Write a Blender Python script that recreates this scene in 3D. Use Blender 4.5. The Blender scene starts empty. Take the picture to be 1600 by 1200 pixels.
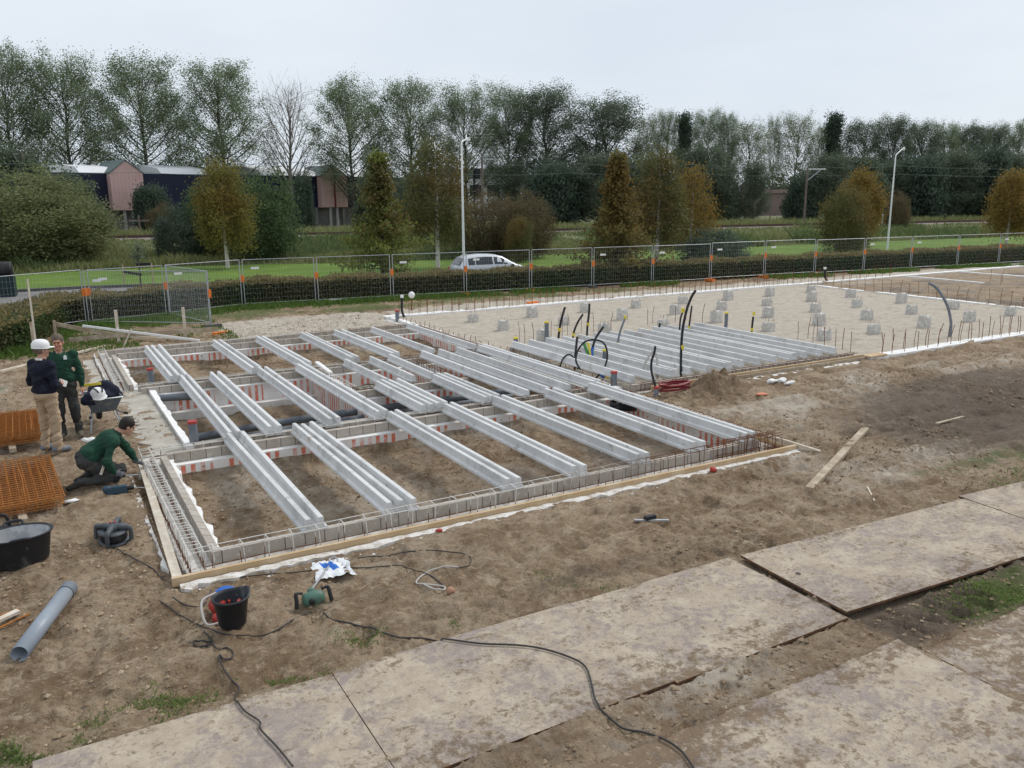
import bpy, math, random
import numpy as np
from mathutils import Vector, Matrix
RAD = math.radians
random.seed(11)
rng = np.random.default_rng(11)
sc = bpy.context.scene
col = sc.collection

# ------------------------------------------------------------------ camera, sky, sun
F, PITCH, ROLL, YAW, CAMH = 1295.26, .2207357, -.0067228, .5209623, 4.1
def cam_axes():
    cp, sp, cy, sy = math.cos(PITCH), math.sin(PITCH), math.cos(YAW), math.sin(YAW)
    f = np.array([sy*cp, cy*cp, -sp]); r = np.array([cy, -sy, 0.]); u = np.cross(r, f)
    cr, sr = math.cos(ROLL), math.sin(ROLL)
    return r*cr+u*sr, -r*sr+u*cr, f
CR, CU, CF = cam_axes()
cam = bpy.data.objects.new('camera', bpy.data.cameras.new('camera'))
col.objects.link(cam)
cam.matrix_world = Matrix(((CR[0], CU[0], -CF[0], 0), (CR[1], CU[1], -CF[1], 0), (CR[2], CU[2], -CF[2], CAMH), (0, 0, 0, 1)))
cam.data.sensor_width = 36; cam.data.sensor_fit = 'HORIZONTAL'; cam.data.lens = F*36/1600
cam.data.clip_start = .1; cam.data.clip_end = 4000
sc.camera = cam

w = bpy.data.worlds.new('World'); sc.world = w; w.use_nodes = True
nt = w.node_tree; nt.nodes.clear()
SUN_EL, SUN_AZ = RAD(46), RAD(75)       # azimuth measured from +Y towards +X
sky = nt.nodes.new('ShaderNodeTexSky'); sky.sky_type = 'NISHITA'; sky.sun_disc = False
sky.sun_elevation = SUN_EL; sky.sun_rotation = SUN_AZ; sky.air_density = 1.0; sky.dust_density = 4.0
b1 = nt.nodes.new('ShaderNodeBackground'); b1.inputs[1].default_value = .06
nt.links.new(sky.outputs[0], b1.inputs[0])
tc = nt.nodes.new('ShaderNodeTexCoord')
mp = nt.nodes.new('ShaderNodeMapping'); mp.inputs['Scale'].default_value = (1.2, 1.2, 4.5)
nz = nt.nodes.new('ShaderNodeTexNoise'); nz.inputs['Scale'].default_value = 1.9; nz.inputs['Detail'].default_value = 5
cr = nt.nodes.new('ShaderNodeValToRGB')
cr.color_ramp.elements[0].position = .3; cr.color_ramp.elements[0].color = (.60, .672, .755, 1)
cr.color_ramp.elements[1].position = .72; cr.color_ramp.elements[1].color = (.715, .765, .82, 1)
nt.links.new(tc.outputs['Generated'], mp.inputs[0]); nt.links.new(mp.outputs[0], nz.inputs['Vector']); nt.links.new(nz.outputs[0], cr.inputs[0])
b2 = nt.nodes.new('ShaderNodeBackground'); b2.inputs[1].default_value = 1.0
nt.links.new(cr.outputs[0], b2.inputs[0])
mx = nt.nodes.new('ShaderNodeMixShader'); mx.inputs[0].default_value = .9
wo = nt.nodes.new('ShaderNodeOutputWorld')
nt.links.new(b1.outputs[0], mx.inputs[1]); nt.links.new(b2.outputs[0], mx.inputs[2]); nt.links.new(mx.outputs[0], wo.inputs[0])
sun = bpy.data.objects.new('sun', bpy.data.lights.new('sun', 'SUN')); col.objects.link(sun)
sun.data.energy = 1.5; sun.data.angle = RAD(12); sun.data.color = (1, .96, .9)
sd = Vector((math.sin(SUN_AZ)*math.cos(SUN_EL), math.cos(SUN_AZ)*math.cos(SUN_EL), math.sin(SUN_EL)))
sun.rotation_euler = sd.to_track_quat('Z', 'Y').to_euler()
sc.view_settings.view_transform = 'Standard'; sc.view_settings.look = 'None'
sc.view_settings.exposure = 0.3; sc.view_settings.gamma = 1.0

# ------------------------------------------------------------------ measuring helpers
def ray(px, py):
    return CR*((px-800)/F)+CU*((600-py)/F)+CF
def at(px, py, z=0.):
    d = ray(px, py); t = (z-CAMH)/d[2]
    return float(d[0]*t), float(d[1]*t), z
def pt(px, py, depth):
    d = ray(px, py); return float(d[0]*depth), float(d[1]*depth), float(CAMH+d[2]*depth)
_tabs = {}
def vnoise(x, y, seed):
    if seed not in _tabs: _tabs[seed] = np.random.default_rng(seed+99).random((256, 256))
    T = _tabs[seed]; ix = np.floor(x).astype(int); iy = np.floor(y).astype(int)
    fx = x-ix; fy = y-iy; fx = fx*fx*(3-2*fx); fy = fy*fy*(3-2*fy)
    a, b, c, d = T[ix & 255, iy & 255], T[(ix+1) & 255, iy & 255], T[ix & 255, (iy+1) & 255], T[(ix+1) & 255, (iy+1) & 255]
    return (a*(1-fx)+b*fx)*(1-fy)+(c*(1-fx)+d*fx)*fy
def fbm(x, y, f, octs, seed, gain=.5):
    s = 0; a = 1; tot = 0
    for o in range(octs):
        s = s+a*(vnoise(x*f+o*17.3, y*f+o*9.1, seed+o)-.5); tot += a; a *= gain; f *= 2.03
    return s/tot*2
def sstep(a, b, x):
    t = np.clip((x-a)/(b-a), 0, 1); return t*t*(3-2*t)
def rect(x, y, x0, x1, y0, y1, s):
    return sstep(x0-s, x0+s, x)*(1-sstep(x1-s, x1+s, x))*sstep(y0-s, y0+s, y)*(1-sstep(y1-s, y1+s, y))

# ------------------------------------------------------------------ materials
class Mat:
    def __init__(s, name):
        s.m = bpy.data.materials.new(name); s.m.use_nodes = True; s.nt = s.m.node_tree
        s.b = s.nt.nodes['Principled BSDF']; s._pos = None
    def n(s, t, **kw):
        k = s.nt.nodes.new(t)
        for a, v in kw.items():
            if a.startswith('i_'):
                key = a[2:]; key = int(key) if key.isdigit() else key.replace('_', ' ')
                if isinstance(v, bpy.types.NodeSocket): s.nt.links.new(v, k.inputs[key])
                else: k.inputs[key].default_value = v
            else: setattr(k, a, v)
        return k
    def link(s, a, b): s.nt.links.new(a, b)
    def pos(s):
        if s._pos is None: s._pos = s.n('ShaderNodeNewGeometry').outputs['Position']
        return s._pos
    def obj(s): return s.n('ShaderNodeTexCoord').outputs['Object']
    def noise(s, scale, detail=5, rough=.6, vec=None, stretch=None, dist=0):
        v = vec if vec is not None else s.pos()
        if stretch: v = s.n('ShaderNodeMapping', i_Vector=v, i_Scale=stretch).outputs[0]
        return s.n('ShaderNodeTexNoise', i_Vector=v, i_Scale=scale, i_Detail=detail, i_Roughness=rough, i_Distortion=dist).outputs[0]
    def ramp(s, fac, a, b):
        return s.n('ShaderNodeMapRange', interpolation_type='SMOOTHSTEP', i_Value=fac, i_1=a, i_2=b).outputs[0]
    def math(s, op, a, b=0.):
        return s.n('ShaderNodeMath', operation=op, i_0=a, i_1=b).outputs[0]
    def mix(s, fac, a, b):
        k = s.n('ShaderNodeMix', data_type='RGBA')
        for i, v in ((0, fac), (6, a), (7, b)):
            if isinstance(v, bpy.types.NodeSocket): s.link(v, k.inputs[i])
            else: k.inputs[i].default_value = v if i == 0 else (*v[:3], 1)
        return k.outputs[2]
    def fin(s, colr, rough=.85, metal=0., bump=None, bs=.3, bd=.02, spec=.3):
        if isinstance(colr, bpy.types.NodeSocket): s.link(colr, s.b.inputs['Base Color'])
        else: s.b.inputs['Base Color'].default_value = (*colr, 1)
        if isinstance(rough, bpy.types.NodeSocket): s.link(rough, s.b.inputs['Roughness'])
        else: s.b.inputs['Roughness'].default_value = rough
        s.b.inputs['Metallic'].default_value = metal
        s.b.inputs['Specular IOR Level'].default_value = spec
        if bump is not None:
            k = s.n('ShaderNodeBump', i_Height=bump, i_Strength=bs, i_Distance=bd); s.link(k.outputs[0], s.b.inputs['Normal'])
        return s.m
def M(name, base, layers=(), rough=.8, metal=0., bump=0, bscale=40, spec=.3, bd=.01, vec=None):
    """base colour, then layers (colour, noise scale, lo, hi[, stretch]) laid over it."""
    k = Mat(name); c = base
    v = k.obj() if vec == 'obj' else None
    for L in layers:
        f = k.ramp(k.noise(L[1], 5, .65, v, L[4] if len(L) > 4 else None), L[2], L[3])
        c = k.mix(f, c, L[0])
    return k.fin(c, rough, metal, k.noise(bscale, 4, .6, v) if bump else None, bump, bd, spec)
def leafmat(name, c1, c2, c3=None, rough=.6):
    k = Mat(name)
    a = k.n('ShaderNodeAttribute', attribute_name='v').outputs['Fac']
    c = k.mix(a, c1, c2)
    if c3: c = k.mix(k.ramp(k.noise(.35, 3), .45, .65), c, c3)
    m = k.fin(c, rough, spec=.2)
    t = k.n('ShaderNodeBsdfTranslucent'); k.link(c, t.inputs[0])
    ms = k.n('ShaderNodeMixShader', i_0=.38)
    k.link(k.b.outputs[0], ms.inputs[1]); k.link(t.outputs[0], ms.inputs[2])
    k.link(ms.outputs[0], k.nt.nodes['Material Output'].inputs[0])
    return m

def ground_mat():
    k = Mat('site_soil')
    at_ = k.n('ShaderNodeAttribute', attribute_name='mask').outputs['Color']
    sp = k.n('ShaderNodeSeparateColor', i_0=at_)
    pale, dark, green = sp.outputs[0], sp.outputs[1], sp.outputs[2]
    n1 = k.noise(1.1, 6, .65); n2 = k.noise(6, 6, .7); n3 = k.noise(38, 5, .7); n4 = k.noise(2.6, 6, .75, dist=.6); n6 = k.noise(15, 6, .72, dist=.3); n7 = k.noise(3.2, 6, .75, stretch=(.45, 1.6, 1), dist=.7)
    c = k.mix(k.ramp(k.math('ADD', n1, k.math('MULTIPLY', k.math('SUBTRACT', n2, .5), .5)), .38, .62), (.222, .150, .091), (.392, .296, .201))
    c = k.mix(k.ramp(n4, .50, .68), c, (.45, .355, .255))
    c = k.mix(k.math('MULTIPLY', k.ramp(n2, .50, .66), .7), c, (.155, .098, .056))
    pf = k.ramp(k.math('ADD', pale, k.math('MULTIPLY', k.math('SUBTRACT', n2, .5), .9)), .3, .75)
    c = k.mix(k.math('MULTIPLY', k.ramp(n7, .52, .66), .55), c, (.485, .395, .29))
    c = k.mix(k.math('MULTIPLY', k.ramp(n6, .54, .68), .65), c, (.110, .072, .044))  # crevices between clods: their shade is painted into the soil colour
    c = k.mix(k.math('MULTIPLY', k.ramp(n6, .46, .34), .42), c, (.50, .40, .29))
    sand = k.mix(k.ramp(n4, .35, .7), (.50, .43, .35), (.60, .54, .455))
    sand = k.mix(k.math('MULTIPLY', k.ramp(n7, .55, .64), .65), sand, (.28, .225, .17))
    sand = k.mix(k.math('MULTIPLY', k.ramp(n6, .60, .70), .5), sand, (.24, .195, .15))
    c = k.mix(pf, c, sand)
    df = k.ramp(k.math('ADD', dark, k.math('MULTIPLY', k.math('SUBTRACT', n4, .5), 1.1)), .3, .85)
    c = k.mix(k.math('MULTIPLY', df, .9), c, (.150, .115, .088))
    gf = k.ramp(k.math('ADD', green, k.math('MULTIPLY', k.math('SUBTRACT', n2, .5), 1.0)), .4, .75)
    c = k.mix(k.math('MULTIPLY', gf, .8), c, (.105, .135, .045))
    c = k.mix(k.math('MULTIPLY', k.ramp(n3, .56, .75), .35), c, (.10, .072, .05))
    c = k.mix(k.math('MULTIPLY', k.ramp(n3, .44, .25), .3), c, (.46, .385, .295))
    h = k.math('SUBTRACT', k.math('ADD', k.math('MULTIPLY', n2, 1.0), k.math('MULTIPLY', n3, .4)), k.math('MULTIPLY', n6, .8))
    return k.fin(c, .95, 0, h, 1.0, .06, .15)
m_ground = ground_mat()
def plate_mat(name='sandy_steel', xb=0., ab=0.):
    k = Mat(name)
    n1 = k.noise(1.3, 7, .72, dist=.8); n2 = k.noise(9, 6, .75); n3 = k.noise(45, 4, .7); n4 = k.noise(3.2, 6, .7, dist=.4)
    steel = k.mix(k.ramp(n2, .35, .7), (.285, .235, .21), (.375, .315, .275))
    sand = k.mix(k.ramp(n4, .35, .7), (.385, .315, .24), (.50, .425, .33))
    f = k.ramp(k.math('ADD', n1, k.math('MULTIPLY', k.math('SUBTRACT', n2, .5), .9)), .34, .56)
    c = k.mix(f, steel, sand)
    n5 = k.noise(2.0, 6, .7, stretch=(.55, 1.5, 1), dist=.5)
    gn = k.n('ShaderNodeSeparateXYZ', i_0=k.n('ShaderNodeTexCoord').outputs['Generated'])
    eb = k.math('ADD', k.math('MULTIPLY', k.ramp(gn.outputs[1], .38, .0), .17), k.math('MULTIPLY', k.ramp(gn.outputs[1], .8, 1.0), .10))
    n5 = k.math('ADD', n5, eb)
    if xb or ab: n5 = k.math('ADD', n5, k.math('ADD', k.math('MULTIPLY', k.ramp(gn.outputs[0], .62, .05), xb), ab))
    soil = k.ramp(k.math('ADD', n5, k.math('MULTIPLY', k.math('SUBTRACT', n2, .5), 1.6)), .60, .86)
    c = k.mix(k.math('MULTIPLY', soil, .9), c, (.20, .138, .088))
    n8 = k.noise(19, 6, .72, dist=.4); c = k.mix(k.math('MULTIPLY', k.ramp(k.math('ADD', n8, k.math('MULTIPLY', k.math('SUBTRACT', n5, .5), .45)), .55, .68), .6), c, (.175, .122, .08)); c = k.mix(k.math('MULTIPLY', k.ramp(n8, .42, .32), .5), c, (.58, .51, .41))
    c = k.mix(k.math('MULTIPLY', k.ramp(n3, .60, .75), .5), c, (.15, .115, .085))
    h = k.math('ADD', k.math('MULTIPLY', soil, .5), k.math('ADD', k.math('MULTIPLY', f, .25), k.math('MULTIPLY', n3, .4)))
    return k.fin(c, .9, 0, h, .7, .02, .15)
m_plate = plate_mat(); m_plate_mud = plate_mat('mud_smeared_steel', .30, .03); m_plate_cov = plate_mat('mud_covered_steel', .0, .17)
m_plate_edge = M('rusty_steel_edge', (.10, .055, .035), [((.22, .10, .045), 14, .45, .65)], .85)
def block_mat():
    k = Mat('lime_block'); p = k.pos()
    s = k.n('ShaderNodeSeparateXYZ', i_0=p)
    u = k.math('ADD', s.outputs[0], s.outputs[1])
    fr = k.math('FRACT', k.math('DIVIDE', u, .245))
    joint = k.math('GREATER_THAN', k.math('ABSOLUTE', k.math('SUBTRACT', fr, .5)), .475)
    cell = k.n('ShaderNodeTexWhiteNoise', noise_dimensions='1D', i_W=k.math('FLOOR', k.math('DIVIDE', u, .245))).outputs[0]
    c = k.mix(cell, (.375, .33, .28), (.475, .425, .37))
    c = k.mix(k.ramp(k.noise(14, 5), .5, .7), c, (.53, .48, .43))
    c = k.mix(joint, c, (.13, .11, .095))
    return k.fin(c, .92, 0, k.math('SUBTRACT', k.noise(60, 4), k.math('MULTIPLY', joint, 2.)), .4, .008)
m_block = block_mat()
def foam_mat(name, stripes=True):
    k = Mat(name); p = k.pos(); s = k.n('ShaderNodeSeparateXYZ', i_0=p)
    c = k.mix(k.ramp(k.noise(5, 5), .45, .7), (.84, .825, .805), (.72, .695, .665))
    if stripes:
        u = k.math('ADD', s.outputs[0], s.outputs[1])
        fr = k.math('FRACT', k.math('DIVIDE', u, .15))
        on = k.math('LESS_THAN', k.math('ABSOLUTE', k.math('SUBTRACT', fr, .5)), .235)
        gap = k.math('LESS_THAN', k.math('FRACT', k.math('DIVIDE', u, 1.07)), .80)
        on = k.math('MULTIPLY', on, gap)
        on = k.math('MULTIPLY', on, k.math('LESS_THAN', s.outputs[2], -.055))
        on = k.math('MULTIPLY', on, k.math('MULTIPLY', k.ramp(k.noise(7, 4), .34, .44), k.ramp(k.noise(2.3, 3), .25, .55)))
        c = k.mix(k.math('MULTIPLY', on, .93), c, (.70, .17, .09))
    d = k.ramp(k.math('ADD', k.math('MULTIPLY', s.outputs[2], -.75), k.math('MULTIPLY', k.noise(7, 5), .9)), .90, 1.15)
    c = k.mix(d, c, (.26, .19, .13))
    return k.fin(c, .85, 0, k.noise(30, 3), .15, .01)
m_foam = foam_mat('white_foam_striped'); m_foamw = foam_mat('white_foam', False); m_foame = M('muddy_foam', (.70, .675, .64), [((.52, .465, .40), 6, .45, .62), ((.30, .225, .155), 11, .56, .68)], .9, bump=.3, bscale=30)
m_ledge = M('poured_ledge', (.50, .465, .415), [((.68, .655, .62), 7, .46, .62), ((.27, .225, .18), 11, .56, .72)], .93, bump=.5, bscale=45)
m_apron = M('pale_screed', (.40, .365, .31), [((.52, .485, .43), 3, .45, .65), ((.24, .185, .135), 6, .56, .72)], .93, bump=.6, bscale=30)
def beam_mat():
    k = Mat('precast_concrete'); rnd = k.n('ShaderNodeObjectInfo').outputs['Random']
    c = k.mix(rnd, (.55, .548, .543), (.675, .673, .667))
    c = k.mix(k.ramp(k.noise(2.2, 5, .65), .45, .65), c, (.66, .657, .65))
    c = k.mix(k.math('MULTIPLY', k.ramp(k.noise(1.3, 5, .7), .52, .68), .7), c, (.44, .437, .43))
    c = k.mix(k.ramp(k.noise(26, 5, .7), .58, .72), c, (.78, .775, .76))
    c = k.mix(k.math('MULTIPLY', k.ramp(k.noise(5, 6, .75), .56, .68), .75), c, (.34, .325, .30))
    c = k.mix(k.math('MULTIPLY', k.ramp(k.noise(2.4, 6, .75, dist=.5), .60, .70), .8), c, (.36, .29, .215))
    return k.fin(c, .85, 0, k.noise(70, 4), .25, .006)
m_beam = beam_mat()
m_stub = M('rough_concrete', (.50, .48, .445), [((.64, .62, .58), 9, .45, .6), ((.27, .245, .21), 14, .60, .7)], .93, bump=.6, bscale=40)
m_wood = M('fresh_timber', (.50, .355, .205), [((.60, .46, .30), 3, .45, .65), ((.36, .22, .11), 30, .6, .75)], .75, bump=.1)
m_woodo = M('weathered_timber', (.36, .285, .20), [((.50, .42, .32), 4, .45, .65), ((.20, .145, .095), 22, .55, .72)], .85, bump=.2)
m_woodp = M('pale_timber', (.58, .50, .40), [((.68, .62, .53), 5, .45, .65), ((.40, .31, .22), 18, .58, .72)], .8, bump=.1)
m_rust = M('rusty_steel', (.19, .075, .030), [((.11, .045, .022), 20, .45, .65)], .85)
m_rustb = M('orange_rust', (.40, .155, .034), [((.27, .095, .028), 15, .48, .66), ((.50, .22, .05), 40, .58, .7)], .8)
def cage_mat():
    k = Mat('splashed_rebar'); s = k.n('ShaderNodeSeparateXYZ', i_0=k.pos())
    nz_ = k.noise(6, 4)
    f = k.ramp(k.math('ADD', s.outputs[2], k.math('MULTIPLY', k.math('SUBTRACT', nz_, .5), .35)), .04, .13)
    f = k.math('MULTIPLY', f, k.ramp(k.math('ADD', s.outputs[0], k.math('MULTIPLY', nz_, 2.5)), 9.6, 6.5))
    c = k.mix(f, (.15, .065, .032), (.66, .635, .59))
    return k.fin(c, .85)
m_cage = cage_mat()
m_pvc = M('grey_plastic_pipe', (.155, .175, .20), [((.21, .225, .245), 4, .5, .7), ((.27, .24, .20), 12, .64, .75)], .45)
m_pvcl = M('light_grey_plastic_pipe', (.265, .30, .345), [((.31, .345, .39), 4, .5, .7), ((.33, .30, .26), 9, .62, .72)], .4)
m_red = M('red_plastic', (.42, .05, .038), [((.30, .06, .045), 8, .5, .7)], .5)
m_dkred = M('dark_red_hose', (.20, .018, .024), rough=.45)
m_yel = M('yellow_plastic', (.70, .56, .06), rough=.5)
m_grn = M('green_plastic', (.07, .27, .07), rough=.5)
m_blu = M('blue_plastic', (.035, .13, .45), rough=.45)
m_org = M('orange_plastic', (.75, .20, .03), [((.60, .15, .03), 8, .5, .7)], .5)
m_blk = M('black_rubber', (.018, .018, .02), [((.05, .047, .043), 6, .5, .7)], .6)
m_cable = M('dusty_black_cable', (.045, .042, .040), [((.10, .085, .07), 9, .55, .7)], .65)
m_whose = M('pale_hose', (.48, .46, .43), rough=.6)
m_white = M('white_paint', (.80, .80, .79), rough=.5)
m_galv = M('galvanised_steel', (.42, .44, .46), [((.52, .54, .56), 6, .45, .65)], .45, .6)
m_mesh = M('fence_wire', (.50, .52, .53), rough=.5, metal=.2)
m_dirt = M('dug_soil', (.20, .138, .088), [((.33, .25, .17), 3, .48, .66), ((.10, .068, .042), 7, .53, .68)], .95, bump=.9, bscale=14, bd=.04)
m_bark = M('grey_bark', (.075, .066, .055), [((.12, .108, .092), 5, .45, .65)], .95)
m_barkp = M('pale_dry_bark', (.20, .18, .158), [((.27, .245, .215), 5, .45, .65)], .95)
m_birch = M('birch_bark', (.60, .57, .52), [((.10, .085, .075), 4, .60, .66, (1, 1, 2.5))], .9)
m_navy = M('navy_cladding', (.0085, .0115, .032), [((.012, .016, .042), .3, .4, .6)], .55)
m_pink = M('pink_cladding', (.58, .385, .355), [((.63, .42, .39), .5, .4, .6)], .7)
m_pinkd = M('deep_red_trim', (.16, .022, .03), rough=.6)
m_roofg = M('grey_green_roof', (.13, .165, .16), rough=.7)
m_wroof = M('white_roof_sheet', (.74, .75, .76), [((.62, .64, .66), .4, .5, .7)], .6)
m_asph = M('asphalt', (.17, .165, .16), [((.21, .205, .20), 2, .4, .65)], .9, bump=.3, bscale=50)
m_kerb = M('kerb_concrete', (.10, .095, .09), [((.15, .14, .13), 4, .45, .65)], .9)
m_lawn = M('mown_lawn', (.095, .170, .018), [((.135, .210, .026), .35, .4, .62), ((.085, .135, .022), 1.4, .48, .66), ((.165, .19, .05), 3.5, .58, .72)], .95, bump=.6, bscale=12, bd=.05)
m_bank = M('bank_soil', (.135, .155, .07), [((.19, .185, .095), .3, .42, .65), ((.05, .06, .028), 1.5, .5, .7)], .95, bump=.6, bscale=6, bd=.1)
m_ballast = M('ballast', (.20, .175, .155), [((.28, .25, .225), 6, .45, .65)], .95, bump=.8, bscale=12, bd=.05)
m_rail = M('rail_rust', (.085, .045, .035), rough=.7)
m_glass = M('dark_glass', (.02, .026, .032), rough=.08, spec=.6)
m_dgreen = M('dark_green_metal', (.012, .028, .032), rough=.5)
m_steelb = M('bare_steel', (.42, .42, .43), rough=.35, metal=.8)

# ------------------------------------------------------------------ mesh helpers
class MB:
    def __init__(s, mat=None): s.v = []; s.f = []; s.mi = []; s.sm = []; s.mats = []; s.m = mat
    def slot(s):
        if s.m not in s.mats: s.mats.append(s.m)
        return s.mats.index(s.m)
    def add(s, vs, fs, smooth=False):
        o = len(s.v); k = s.slot(); s.v.extend(tuple(map(float, v)) for v in vs)
        for f in fs: s.f.append(tuple(i+o for i in f)); s.mi.append(k); s.sm.append(smooth)
        return s
    def box(s, c, d, rz=0., rot=None, taper=1.):
        hx, hy, hz = d[0]/2, d[1]/2, d[2]/2
        vs = [(x*hx*(taper if z > 0 else 1), y*hy*(taper if z > 0 else 1), z*hz) for z in (-1, 1) for y in (-1, 1) for x in (-1, 1)]
        Rm = rot if rot is not None else Matrix.Rotation(rz, 3, 'Z')
        vs = [tuple(Rm @ Vector(v)+Vector(c)) for v in vs]
        return s.add(vs, [(0, 2, 3, 1), (4, 5, 7, 6), (0, 1, 5, 4), (2, 6, 7, 3), (0, 4, 6, 2), (1, 3, 7, 5)])
    def span(s, x0, x1, y0, y1, z0, z1): return s.box(((x0+x1)/2, (y0+y1)/2, (z0+z1)/2), (x1-x0, y1-y0, z1-z0))
    def bar(s, a, b, wd, ht, up=(0, 0, 1)):
        a, b = Vector(a), Vector(b); d = (b-a); L = d.length; d.normalize()
        sd_ = d.cross(Vector(up)); sd_ = sd_.normalized() if sd_.length > 1e-4 else Vector((1, 0, 0)); u = sd_.cross(d)
        return s.box((a+b)/2, (L, wd, ht), rot=Matrix((d, sd_, u)).transposed())
    def tube(s, path, r, n=6, cap=True, closed=False):
        P = [Vector(p) for p in path]; m = len(P); rs = r if hasattr(r, '__len__') else [r]*m
        vs = []; prev = None
        for i, p in enumerate(P):
            if closed: t = P[(i+1) % m]-P[i-1]
            else: t = P[min(i+1, m-1)]-P[max(i-1, 0)]
            t = t.normalized() if t.length > 1e-9 else Vector((0, 0, 1))
            if prev is None: a = t.orthogonal().normalized()
            else:
                a = prev-t*prev.dot(t); a = a.normalized() if a.length > 1e-6 else t.orthogonal().normalized()
            prev = a; b = t.cross(a)
            for k in range(n):
                an = 2*math.pi*k/n; vs.append(p+(a*math.cos(an)+b*math.sin(an))*rs[i])
        fs = []
        for i in range(m if closed else m-1):
            j = (i+1) % m
            for k in range(n): fs.append((i*n+k, i*n+(k+1) % n, j*n+(k+1) % n, j*n+k))
        s.add(vs, fs, n > 4)
        if cap and not closed: s.add(vs[:n], [tuple(range(n))[::-1]]); s.add(vs[-n:], [tuple(range(n))])
        return s
    def prism(s, prof, a, b, up=(0, 0, 1)):
        """profile (side, up) swept from a to b."""
        a, b = Vector(a), Vector(b); d = (b-a).normalized(); sd_ = d.cross(Vector(up)).normalized(); u = sd_.cross(d); n = len(prof)
        vs = [p+sd_*x+u*y for p in (a, b) for x, y in prof]
        fs = [(i, (i+1) % n, n+(i+1) % n, n+i) for i in range(n)]+[tuple(range(n))[::-1], tuple(range(n, 2*n))]
        return s.add(vs, fs)
    def lathe(s, prof, n=20, c=(0, 0, 0), sx=1., sy=1., rot=None, cap0=False, cap1=False):
        vs = []
        for r, z in prof:
            for k in range(n):
                a = 2*math.pi*k/n; v = Vector((r*sx*math.cos(a), r*sy*math.sin(a), z))
                vs.append((rot @ v if rot is not None else v)+Vector(c))
        fs = [(i*n+k, i*n+(k+1) % n, (i+1)*n+(k+1) % n, (i+1)*n+k) for i in range(len(prof)-1) for k in range(n)]
        if cap0: fs.append(tuple(range(n))[::-1])
        if cap1: fs.append(tuple(range((len(prof)-1)*n, len(prof)*n)))
        return s.add(vs, fs, True)
    def blob(s, c, r, seed=0, amp=.25, n=10, flat=None, freq=2.2):
        R_ = np.random.default_rng(seed); ds = R_.normal(size=(6, 3)); ph = R_.random(6)*6.3
        vs = []; fs = []; m = n*2
        for i in range(n+1):
            th = math.pi*i/n
            for k in range(m):
                a = 2*math.pi*k/m; d = np.array([math.sin(th)*math.cos(a), math.sin(th)*math.sin(a), math.cos(th)])
                q = 1+amp*float(np.sin(ds@d*freq+ph).sum())/3
                p = [c[j]+d[j]*r[j]*q for j in range(3)]
                if flat is not None: p[2] = max(p[2], flat)
                vs.append(p)
        for i in range(n):
            for k in range(m): fs.append((i*m+k, (i+1)*m+k, (i+1)*m+(k+1) % m, i*m+(k+1) % m))
        return s.add(vs, fs, True)
    def mesh(s, name):
        me = bpy.data.meshes.new(name); me.from_pydata(s.v, [], s.f)
        for m in s.mats: me.materials.append(m)
        me.polygons.foreach_set('material_index', s.mi); me.polygons.foreach_set('use_smooth', s.sm); me.update()
        return me
def npmesh(name, V, Q, mat, val=None, smooth=False):
    """fast mesh from arrays: V (n,3), Q (m,k); val = per-vertex 0..1 attribute 'v'."""
    me = bpy.data.meshes.new(name); m, k = Q.shape
    me.vertices.add(len(V)); me.vertices.foreach_set('co', np.ascontiguousarray(V, np.float32).ravel())
    me.loops.add(m*k); me.loops.foreach_set('vertex_index', np.ascontiguousarray(Q, np.int32).ravel())
    me.polygons.add(m); me.polygons.foreach_set('loop_start', np.arange(0, m*k, k, dtype=np.int32))
    me.polygons.foreach_set('use_smooth', np.full(m, smooth)); me.materials.append(mat)
    if val is not None:
        a = me.attributes.new('v', 'FLOAT', 'POINT'); a.data.foreach_set('value', np.ascontiguousarray(val, np.float32))
    me.update(calc_edges=True); me.validate()
    return me
def link(name, data, parent=None, loc=None, rz=None):
    o = bpy.data.objects.new(name, data); col.objects.link(o)
    if parent is not None: o.parent = parent
    if loc is not None: o.location = loc
    if rz is not None: o.rotation_euler = (0, 0, rz)
    return o
def tag(o, label=None, cat=None, group=None, kind=None):
    if label: o['label'] = label
    if cat: o['category'] = cat
    if group: o['group'] = group
    if kind: o['kind'] = kind
    return o
def E(name, label, cat, loc=(0, 0, 0), rz=0., group=None): return tag(link(name, None, None, loc, rz), label, cat, group, 'thing')
def part(name, mb, parent, loc=None, rz=None): return link(name, mb.mesh(name) if isinstance(mb, MB) else mb, parent, loc, rz)
def thing(name, mb, label, cat, loc=None, rz=None, group=None, kind=None):
    return tag(link(name, mb.mesh(name) if isinstance(mb, MB) else mb, None, loc, rz), label, cat, group, kind or 'thing')
def struct(name, mb): return tag(link(name, mb.mesh(name) if isinstance(mb, MB) else mb), kind='structure')
KIDS = {}
def dup(o, loc, rz=0., label=None, scale=None):
    r = o.copy(); col.objects.link(r); r.location = loc; r.rotation_euler = (0, 0, rz)
    if label: r['label'] = label
    if scale is not None: r.scale = scale
    for ch in list(o.children):
        c = ch.copy(); col.objects.link(c); c.parent = r
        for g in ch.children:
            d = g.copy(); col.objects.link(d); d.parent = c
    return r
def spline(P, n=6):
    P = [Vector(p) for p in P]; Q = [P[0]]+P+[P[-1]]; out = []
    for i in range(1, len(Q)-2):
        a, b, c, d = Q[i-1], Q[i], Q[i+1], Q[i+2]
        for k in range(n):
            t = k/n; out.append(.5*((2*b)+(c-a)*t+(2*a-5*b+4*c-d)*t*t+(3*b-a-3*c+d)*t**3))
    out.append(P[-1]); return out
ORD = ['first', 'second', 'third', 'fourth', 'fifth', 'sixth', 'seventh', 'eighth', 'ninth', 'tenth', 'eleventh', 'twelfth', 'thirteenth', 'fourteenth']

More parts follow.
